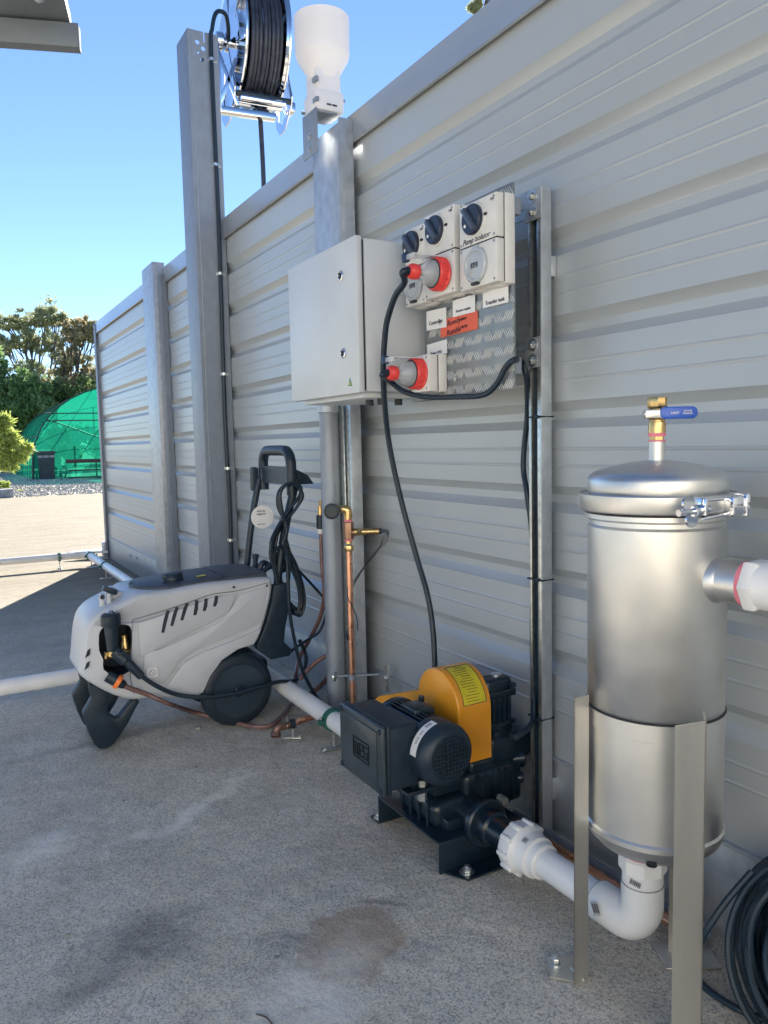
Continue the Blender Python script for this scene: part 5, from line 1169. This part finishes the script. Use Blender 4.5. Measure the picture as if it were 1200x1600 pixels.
# round tag
tg = fy(410, 808, yfh-.06)
b = MB(); b.lathe([(0, 0), (.047, 0), (.047, .0008), (0, .0008)], tg, (-.15, -1, .0), 48); tgo = b.build('swing_tag', paper, pw)
b = MB(); b.tube([tg+Vector((0, 0, .043)), tg+Vector((.0, .01, .09))], .001, 5, 0); b.build('string', paper, tgo)
text('warranty', 'lettering', .013, tg+Vector((.0, -.002, .026)), YF, ink, tgo); text('registration', 'lettering', .011, tg+Vector((.0, -.002, .014)), YF, ink, tgo); text('register online today', 'lettering', .006, tg+Vector((0, -.002, -.028)), YF, ink, tgo)
# hose / lead loops on the near side of the handle
def L3(pts, y): return [fy(px, py, yy) for px, py, yy in [(p[0], p[1], (p[2] if len(p) > 2 else y)) for p in pts]]
yl = YN-.0
cab('extension_lead', 'black lead looped in a bundle over the near side of the washer handle', L3([(447, 935, 2.71), (452, 880, 2.70), (440, 855, 2.69), (426, 862, 2.68), (424, 845, 2.68), (436, 820), (444, 808), (455, 792), (468, 775), (470, 762), (462, 757), (448, 757), (438, 770), (440, 795), (445, 812), (448, 830), (442, 850), (448, 870), (450, 905), (452, 950), (458, 990), (470, 1040), (486, 1075), (505, 1100, 2.62), (530, 1108, 2.5)], yl), .0068)
b = MB()
for k in range(7):
    dx = random.uniform(-4, 4); dy = random.uniform(-6, 6); yy = yl+.01+.008*k
    b.tube(L3([(444+dx*.3, 812), (432+dx*.5, 835), (426+dx, 862+dy), (432+dx, 890), (440+dx, 925), (452+dx, 950+dy), (466+dx, 958+dy), (472+dx, 940), (468+dx, 910), (458+dx, 885+dy), (448+dx, 860), (446, 835), (444+dx*.3, 812)], yy), .0062, 8, 6)
for k in range(3): b.tube(L3([(443, 810), (438-2*k, 790), (438-k, 768), (450, 756), (464, 760), (471+k, 775), (462, 795), (447, 812)], yl-.004+.012*k), .0065, 8, 6)
b.tube(L3([(400, 905), (410, 880), (425, 885), (440, 875), (450, 885)], yl+.14), .012, 8, 6); b.tube(L3([(398, 900), (412, 892), (430, 880), (445, 892)], yl+.10), .011, 8, 6)
cable_b = b.build('lead_bundle', cable); tag(cable_b, 'tangled black lead coils hanging behind the washer body', 'cable')
cab('extension_lead', 'thin black lead drooping from the washer handle to behind the round pipe', L3([(444, 862, 2.72), (455, 880, 2.72), (475, 900, 2.76), (495, 922, 2.78), (508, 938, 2.75), (511, 952, 2.72), (500, 985, 2.70), (480, 1000, 2.75), (462, 1012, 2.80), (452, 1020, 2.80)], 2.7), .0055)
b = MB(); tt = fy(444, 811, yl-.012); b.box(tt, (.03, .03, .008), .002); tag(b.build('cable_tie', blackp), 'black tie pinching the looped lead under the washer handle', 'cable tie')
# ---------------------------------------------------------------- roof edge upper left
rf = thing('roof_edge', 'dark steel roof corner hanging into the sky at the upper left', 'roof', fd(60, 60, 2.9))
ed = Vector((.946, -.326, 0)).normalized(); ep = Vector((-.326, -.946, 0)).normalized()
cA = fd(126, 62, 3.0)
b = MB(); b.prism([(-3.0, 0), (0, 0), (.0, .085), (-3.0, .085)], cA+Vector((0, 0, -.05)), (ed, AZ, ep), .05, bev=.004); b.build('beam', roofm, rf)
b = MB(); b.prism([(-3.0, 0), (-.03, 0), (.05, 1.6), (-3.0, 1.6)], cA+Vector((0, 0, .04)), (ed, (ep+Vector((0, 0, .12))).normalized(), AZ), .04); b.build('soffit', roofm, rf)
for q_ in (.06, 1.45):
    p = cA+ed*-2.85+ep*q_; b = MB(); b.bb(p.x-.045, p.x+.045, p.y-.045, p.y+.045, 0, cA.z-.04, .004); b.build('column', roofm, rf)
b = MB(); hexbolt(b, cA+ed*-.11+ep*.14+Vector((0, 0, .056)), Vector((0, 0, -1)), .010, .006); b.build('screw', galv, rf)
# added unseen shed behind the camera, its pale wall bouncing sun onto the grey wall
shed = thing('bounce_shed', 'added unseen pale sheet metal shed behind the camera that bounces sunlight', 'shed', (-3, -5, 0))
b = MB(); wv_ = []
sa, sb_ = Vector((4.5, -6.5, 0)), Vector((-9.5, -1.6, 0)); sdv = (sb_-sa); sl2 = sdv.length; sdv.normalize(); snn = Vector((-sdv.y, sdv.x, 0))
nn = int(sl2/.1); vs = []; fs = []
for i in range(nn+1):
    o3 = (0, 0, .03, .03)[i % 4]
    for z_ in (0, 3.6): vs.append(sa+sdv*(sl2*i/nn)+snn*o3+AZ*z_)
for i in range(nn): fs.append((i*2, i*2+1, i*2+3, i*2+2))
b.add(vs, fs); b.build('wall', mat('cream_sheet', (.74, .71, .63), .5, 0, .04, 2), shed, ang=20)
b = MB(); b.bar(sa+AZ*3.65, sb_+AZ*3.65, .3, .12); b.build('gutter', roofm, shed)
# ---------------------------------------------------------------- background: vegetation
def leaves(name, m, parent, blobs, n, size, aspect=2.6, droop=.4):
    """blobs: (centre, radii, weight); n small leaf faces spread through clumps in them"""
    cl = []
    wsum = sum(q[2] for q in blobs)
    for (c, r_, wt) in blobs:
        k = max(3, int(26*wt)); 
        for _ in range(k):
            d = rng.normal(size=3); d /= np.linalg.norm(d); q = np.array(c)+d*np.array(r_)*rng.uniform(.35, 1.0)
            cl.append((q, np.array(r_)*rng.uniform(.10, .26), wt/k))
    tot = sum(q[2] for q in cl); V = []
    for q, r_, wt in cl:
        k = max(4, int(n*wt/tot)); V.append(q+rng.normal(size=(k, 3))*r_*.62)
    P = np.concatenate(V); N_ = len(P)
    a = rng.normal(size=(N_, 3)); a[:, 2] -= droop; a /= np.linalg.norm(a, axis=1)[:, None]
    t = rng.normal(size=(N_, 3)); u = np.cross(a, t); u /= np.linalg.norm(u, axis=1)[:, None]
    s = size*rng.uniform(.6, 1.35, (N_, 1)); L_ = a*s*aspect/2; W_ = u*s*.5
    vv = np.stack([P-L_, P+W_, P+L_, P-W_], 1).reshape(-1, 3)
    off = Vector((0, 0, 0)); p = parent
    while p is not None: off += p.location; p = p.parent
    vv = vv-np.array(off)
    me = bpy.data.meshes.new(name); me.vertices.add(len(vv)); me.vertices.foreach_set('co', vv.ravel())
    me.loops.add(N_*4); me.loops.foreach_set('vertex_index', np.arange(N_*4)); me.polygons.add(N_); me.polygons.foreach_set('loop_start', np.arange(N_)*4); me.polygons.foreach_set('loop_total', np.full(N_, 4))
    me.update(); me.materials.append(m); o = bpy.data.objects.new(name, me); C.objects.link(o); o.parent = parent; return o
def tree(name, label, base, trunk_top, blobs, n, size, m, tr=.25, cat='tree', aspect=2.6, group=None, sub=3, droop=.4):
    base = Vector(base); r = thing(name, label, cat, base, group)
    b = MB(); top = Vector(trunk_top); mid_ = base.lerp(top, .5)+Vector((random.uniform(-.3, .3), 0, 0)); b.tube([base, mid_, top], tr, 8, 5, rr=(tr, tr*.5))
    for (c, rad, wt) in blobs:
        c = Vector(c); s0_ = base.lerp(top, random.uniform(.55, 1)); b.tube([s0_, s0_.lerp(c, .5)+Vector((random.uniform(-.4, .4), 0, -.1)), c], tr*.3, 6, 5, rr=(tr*.42, tr*.12))
        for _ in range(sub):
            e = c+Vector([random.uniform(-1, 1)*q*.9 for q in rad]); st_ = s0_.lerp(c, random.uniform(.5, .95)); b.tube([st_, st_.lerp(e, .55)+Vector((0, 0, .15)), e], tr*.12, 5, 4, rr=(tr*.18, tr*.04))
    b.build('trunk', bark, r)
    leaves('crown', m, r, blobs, n, size, aspect, droop)
    return r
gum = leafmat('gum_leaf', (.46, .49, .30), (.28, .33, .18), .9)
gum2 = leafmat('gum_leaf_brown', (.50, .43, .27), (.30, .32, .17), .9)
dark = leafmat('dark_leaf', (.30, .44, .17), (.10, .19, .08), 5)
lime = leafmat('lime_leaf', (.66, .70, .20), (.22, .33, .09), 14)
def B(px, py, d, rx, rz, wt=1, ry=None):
    p = fd(px, py, d); return ((p.x, p.y, p.z), (rx, ry or rx, rz), wt)
def G(px, d): p = fd(px, 745, d); return (p.x, p.y, 0)
dT = 44
tree('gum_tree', 'tall open gum tree left of the wall, tallest crown against the sky', G(62, dT), fd(66, 600, dT), [B(75, 492, dT, 1.0, .9, 1.2), B(40, 500, dT, 1.0, .6, 1), B(15, 505, dT, 1.1, .5, .9), B(95, 500, dT, .6, .5, .5), B(30, 535, dT, 1.2, .7, .8), B(60, 530, dT, .9, .8, .6), B(5, 540, dT, .8, 1.1, .6), B(85, 545, dT, .8, .7, .4), B(50, 575, dT, 1.4, .6, .9)], 11500, .085, gum, .2, sub=6)
tree('gum_tree', 'gum tree with brownish clumps beside the far end of the wall', G(108, dT-2), fd(110, 600, dT-2), [B(112, 512, dT-2, .8, .5, .9), B(125, 525, dT-2, .8, .6, .9), B(138, 508, dT-2, .6, .6, .6), B(146, 525, dT-2, .5, .9, .6), B(105, 535, dT-2, .7, .6, .4), B(130, 570, dT-2, .9, .5, .5), B(105, 565, dT-2, .9, .8, 1), B(95, 590, dT-2, 1.1, .7, 1.1), B(120, 605, dT-2, 1.1, .8, 1.2), B(148, 595, dT-2, .9, .8, .9)], 12000, .085, gum2, .18, sub=6)
tree('leafy_tree', 'dense dark green tree low at the left edge behind the bush', G(20, dT-6), fd(20, 620, dT-6), [B(12, 605, dT-6, 1.2, 1.0, 1.3), B(42, 612, dT-6, 1.0, .8, 1.2), B(25, 640, dT-6, 1.6, 1.2, 1.6), B(-15, 600, dT-6, 1.2, 1.6, 1), B(62, 640, dT-6, .8, 1.0, .9), B(0, 690, dT-6, 1.6, 1.4, 1)], 22000, .10, dark, .2)
tree('leafy_tree', 'dark green tree rising just behind the green shade house', G(90, dT-4), fd(88, 650, dT-4), [B(80, 640, dT-4, 1.3, 1.2, 1.4), B(105, 635, dT-4, 1.3, 1.2, 1.3), B(140, 630, dT-4, 1.4, 1.2, 1.3), B(65, 675, dT-4, 1.2, 1.3, 1.2), B(170, 620, dT-4, 1.4, 1.6, 1)], 20000, .10, leafmat('mid_leaf', (.26, .33, .13), (.10, .17, .07), 4), .2)
tree('tree_line', 'low dark belt of trees filling the gap under the gum trees', G(60, 52), fd(60, 640, 52), [B(x_, 655+6*math.sin(x_), 52, 2.2, 2.6, 1) for x_ in range(-60, 260, 28)], 26000, .16, dark, .2, cat='trees')
tree('gum_tree', 'pale treetop peeking over the wall cap at the top of the view', (fd(745, 5, 13).x, fd(745, 5, 13).y, 0), fd(745, 20, 13), [B(742, 10, 13, .10, .12, 1), B(760, -20, 13, .22, .2, 1), B(775, -70, 13, .5, .5, 2)], 2600, .045, gum, .10, sub=2)
# bush left with long yellow-green leaves
bp = fz(2, 768); dB = bp.x*.5+bp.y*.866
def Bb(px, py, rx, rz, wt=1): return B(px, py, dB, rx, rz, wt)
tree('leafy_bush', 'sunlit yellow green bush with long leaves at the left edge', (bp.x, bp.y, 0), fd(0, 700, dB), [Bb(8, 660, .18, .16, 1), Bb(-8, 675, .3, .3, 1.2), Bb(18, 685, .20, .18, 1), Bb(5, 705, .28, .2, 1.2), Bb(38, 702, .16, .12, .9), Bb(12, 725, .25, .14, .8), Bb(28, 715, .18, .12, .7), Bb(-15, 720, .3, .3, 1)], 2300, .075, lime, .04, cat='bush', aspect=5, droop=.2)
tree('low_plant', 'small yellow green plants in the concrete bed at the left edge', (bp.x-.1, bp.y-.1, 0), (bp.x-.1, bp.y-.1, .1), [Bb(5, 758, .16, .08, 1), Bb(32, 768, .07, .05, .5)], 700, .03, lime, .01, cat='plant', aspect=4)
b = MB(); k0 = fz(22, 777); b.bb(k0.x-2.2, k0.x, k0.y, k0.y+.22, 0, .19, .015); tag(b.build('concrete_kerb', concm), 'pale concrete kerb block in front of the bush at the left edge', 'kerb')
# ---------------------------------------------------------------- shade house
dS = 29.5
netm = bpy.data.materials.new('green_shade_net'); netm.use_nodes = True; t = netm.node_tree; t.nodes.clear()
o_ = t.nodes.new('ShaderNodeOutputMaterial'); df = t.nodes.new('ShaderNodeBsdfDiffuse'); tl = t.nodes.new('ShaderNodeBsdfTranslucent'); tr_ = t.nodes.new('ShaderNodeBsdfTransparent')
df.inputs[0].default_value = (.04, .34, .26, 1); tl.inputs[0].default_value = (.06, .52, .40, 1); tr_.inputs[0].default_value = (.35, .92, .75, 1)
m1 = t.nodes.new('ShaderNodeMixShader'); m1.inputs[0].default_value = .6; m2 = t.nodes.new('ShaderNodeMixShader'); m2.inputs[0].default_value = .42
t.links.new(df.outputs[0], m1.inputs[1]); t.links.new(tl.outputs[0], m1.inputs[2]); t.links.new(tr_.outputs[0], m2.inputs[1]); t.links.new(m1.outputs[0], m2.inputs[2]); t.links.new(m2.outputs[0], o_.inputs[0])
framem = mat('green_frame', (.02, .07, .05), .5)
sl_ = fz(52, 750); 
fdx = Vector((.985, -.17, 0)).normalized(); bdx = Vector((.02, 1, 0)).normalized()   # front runs to the right, the tunnel runs back
oc = Vector((sl_.x, sl_.y, 0)); Wd = 6.6; Ht = fd(158, 614, dS).z+.15
sh = thing('shade_house', 'green netted shade house with arched roof beyond the gravel', 'shade house', oc)
def archp(t, dy=0.0, grow=0):
    # t 0..1 left foot to right foot
    a = math.pi*(1-t); return oc+fdx*(Wd/2+(Wd/2+grow)*math.cos(a))+AZ*((Ht+grow)*abs(math.sin(a))**.78)+bdx*dy
Ld = 9.0; nb_ = 8; na = 32
b = MB(); vs = []; fs = []
for j in range(nb_*3+1):
    for i in range(na+1):
        sag = -.05*abs(math.sin(math.pi*j/3)); p = archp(i/na, Ld*j/(nb_*3), sag); vs.append(p)
for j in range(nb_*3):
    for i in range(na): fs.append((j*(na+1)+i, j*(na+1)+i+1, (j+1)*(na+1)+i+1, (j+1)*(na+1)+i))
b.add(vs, fs); b.build('roof_net', netm, sh, ang=80)
b = MB()
for dy in (0.02, Ld-.02):
    pts = [archp(i/na, dy) for i in range(na+1)]; b.add(pts, [tuple(range(na+1))])
b.build('end_net', netm, sh)
for j in range(nb_+1):
    b = MB(); b.tube([archp(i/20, Ld*j/nb_, .02) for i in range(21)], .03 if j == 0 else .012, 6, 0); b.build('hoop', framem, sh)
b = MB()
for tt_ in (.12, .25, .38, .5, .62, .75, .88): b.tube([archp(tt_, 0, .0), archp(tt_, Ld, .0)], .02, 5, 0)
b.tube([archp(.19, .01), oc+fdx*3.3+AZ*1.0+bdx*.01], .025, 5, 0)
for h in (2.3, 2.05): b.tube([oc+fdx*.5+AZ*h+bdx*.03, oc+fdx*6.0+AZ*h+bdx*.03], .022, 5, 0)
b.tube([oc+fdx*.0+AZ*0+bdx*.0, oc+fdx*.05+AZ*1.0], .04, 5, 0)
for u_ in (1.1, 2.4, 3.6): b.tube([oc+fdx*u_+bdx*2.2, oc+fdx*u_+AZ*2.6+bdx*2.2], .03, 5, 0)
b.build('brace', framem, sh)
for i, (u_, v_, h, w_, lab) in enumerate(((1.15, 1.2, .95, .55, 'dull green potted shrubs inside the shade house, left group'), (2.9, 1.3, 1.05, .6, 'dull green potted shrubs inside the shade house, right group'), (1.2, 2.6, 1.7, .35, 'taller shrub at the back inside the shade house'))):
    p = oc+fdx*u_+bdx*v_; tree('potted_shrub', lab, p, p+Vector((0, 0, h*.6)), [((p.x+q*w_*.7, p.y, h*.85+.25*random.uniform(-1, 1)), (w_*.5, w_*.5, .35), 1) for q in (-1, 0, 1)], 2600, .05, leafmat('shrub_leaf', (.16, .22, .06), (.07, .12, .03), 2), .03, cat='shrub', group='plants inside the shade house')
bn_ = thing('timber_bench', 'low dark timber bench with rails in front of the shade house', 'bench', oc+fdx*2.4+bdx*-.35)
b = MB(); b.bar(oc+fdx*1.05+bdx*-.30+AZ*.62, oc+fdx*4.4+bdx*-.30+AZ*.62, .3, .13, .01); b.build('top_board', timber, bn_)
for u_ in (1.1, 2.3, 3.5): 
    b = MB(); b.bar(oc+fdx*u_+bdx*-.30, oc+fdx*u_+bdx*-.30+AZ*.56, .05, .05); b.build('leg', framem, bn_)
b = MB(); b.bar(oc+fdx*1.1+bdx*-.42+AZ*.30, oc+fdx*4.3+bdx*-.42+AZ*.30, .03, .05); b.bar(oc+fdx*1.1+bdx*-.42+AZ*.05, oc+fdx*4.3+bdx*-.42+AZ*.05, .04, .06); b.build('rail', framem, bn_)
pb = fz(73, 749); wb = thing('wheelie_bin', 'dark wheelie bin standing at the front of the green shade house', 'bin', (pb.x, pb.y, 0))
b = MB(); bs = []
for z_, w_, dp in ((0, .22, .26), (.88, .275, .34), (.93, .285, .36)): bs += [pb+fdx*sx_*w_+bdx*sy_*dp+Vector((0, 0, z_)) for sx_, sy_ in ((-1, -1), (1, -1), (1, 1), (-1, 1))]
b.add(bs, [(3, 2, 1, 0), (8, 9, 10, 11)]+[(j*4+i, j*4+(i+1) % 4, (j+1)*4+(i+1) % 4, (j+1)*4+i) for j in (0, 1) for i in range(4)]); b.build('bin_body', binm, wb)
b = MB(); bs = [pb+fdx*sx_*.30+bdx*sy_*.38+Vector((0, 0, z_)) for z_ in (.93, .99) for sx_, sy_ in ((-1, -1), (1, -1), (1, 1), (-1, 1))]; bs[4] += Vector((0, 0, .0)); bs[6] += Vector((0, 0, .06)); bs[7] += Vector((0, 0, .06)); b.add(bs, [(3, 2, 1, 0), (4, 5, 6, 7)]+[(i, (i+1) % 4, (i+1) % 4+4, i+4) for i in range(4)]); b.build('bin_lid', binm, wb)
for s_ in (-1, 1): b = MB(); b.cyl(pb+fdx*s_*.26+bdx*.28+AZ*.1, pb+fdx*s_*.31+bdx*.28+AZ*.1, .1, 16); b.build('wheel', rubber, wb)
text('000 000 000', 'lettering', .11, pb-bdx*.345+AZ*.80, (fdx, AZ, bdx*-1), paper, wb, depth=.002)
# ---------------------------------------------------------------- small litter on the concrete
def pebble(px, py, s, lab):
    p = fz(px, py); b = bmesh.new(); bmesh.ops.create_icosphere(b, subdivisions=2, radius=s)
    for v in b.verts: v.co = Vector((v.co.x*1.2, v.co.y*.9, v.co.z*.6))*random.uniform(.85, 1.15)
    m_ = MB(); m_.addbm(b, Matrix.Translation(p+Vector((0, 0, s*.4)))); tag(m_.build('stone', stonem, ang=60), lab, 'stone', 'loose stones on the concrete')
pebble(310, 1139, .010, 'small grey stone on the concrete under the washer')
pebble(105, 1462, .005, 'tiny pale stone on the concrete near the left bottom corner')
p = fz(400, 1585); b = MB(); b.tube([p, p+Vector((.012, -.02, .003)), p+Vector((.016, -.045, .002))], .0016, 6, 4); tag(b.build('twig', bark), 'thin dark twig on the concrete at the bottom edge', 'twig')

# ---------------------------------------------------------------- one object per separate piece (bolts, screws, flanges ...)
def split_pieces(o, gap=.0015):
    me = o.data; n_ = len(me.vertices); par = list(range(n_))
    def find(i):
        while par[i] != i: par[i] = par[par[i]]; i = par[i]
        return i
    for e in me.edges:
        a_, b_ = find(e.vertices[0]), find(e.vertices[1])
        if a_ != b_: par[a_] = b_
    isl = {}
    for i in range(n_): isl.setdefault(find(i), []).append(i)
    boxes = []
    for k, v in isl.items():
        c_ = [me.vertices[i].co for i in v]; boxes.append([[min(q[j] for q in c_)-gap for j in range(3)], [max(q[j] for q in c_)+gap for j in range(3)], {k}])
    ch = True
    while ch:
        ch = False
        for i in range(len(boxes)):
            for j in range(i+1, len(boxes)):
                A_, B_ = boxes[i], boxes[j]
                if all(A_[0][q] <= B_[1][q] and B_[0][q] <= A_[1][q] for q in range(3)):
                    A_[0] = [min(x, y) for x, y in zip(A_[0], B_[0])]; A_[1] = [max(x, y) for x, y in zip(A_[1], B_[1])]; A_[2] |= B_[2]; boxes.pop(j); ch = True; break
            if ch: break
    if len(boxes) < 2 or len(boxes) > 60: return
    base_ = o.name.split('.')[0]; root_of = [find(i) for i in range(n_)]; sm_ = [p.use_smooth for p in me.polygons][:1]
    for bi, bx_ in enumerate(boxes):
        idx = [i for i in range(n_) if root_of[i] in bx_[2]]; mp2 = {q: j for j, q in enumerate(idx)}
        fcs = [tuple(mp2[v] for v in p.vertices) for p in me.polygons if p.vertices[0] in mp2]
        nm = bpy.data.meshes.new(base_); nm.from_pydata([me.vertices[i].co for i in idx], [], fcs); nm.materials.append(me.materials[0])
        nm.polygons.foreach_set('use_smooth', [True]*len(nm.polygons)); nm.set_sharp_from_angle(angle=R(38))
        if bi == 0: o.data = nm
        else:
            c_ = bpy.data.objects.new(base_, nm); C.objects.link(c_); c_.parent = o.parent; c_.location = o.location; c_.rotation_euler = o.rotation_euler
SPL = {'bolt', 'screw', 'flange', 'handle_tube', 'end_net', 'latch', 'knockout', 'bolt_head', 'cable_gland', 'anchor_bolt', 'lip', 'side_vent', 'sealant_ring', 'roller', 'cable_slot', 'joint', 'support_arm', 'rail', 'wall_bracket', 'flange', 'cross_pipe', 'bin_wheel', 'warning', 'cover_flap_'}
done = {}
for o in list(C.objects):
    if o.type == 'MESH' and o.name.split('.')[0] in SPL and o.data.users == 1: split_pieces(o)
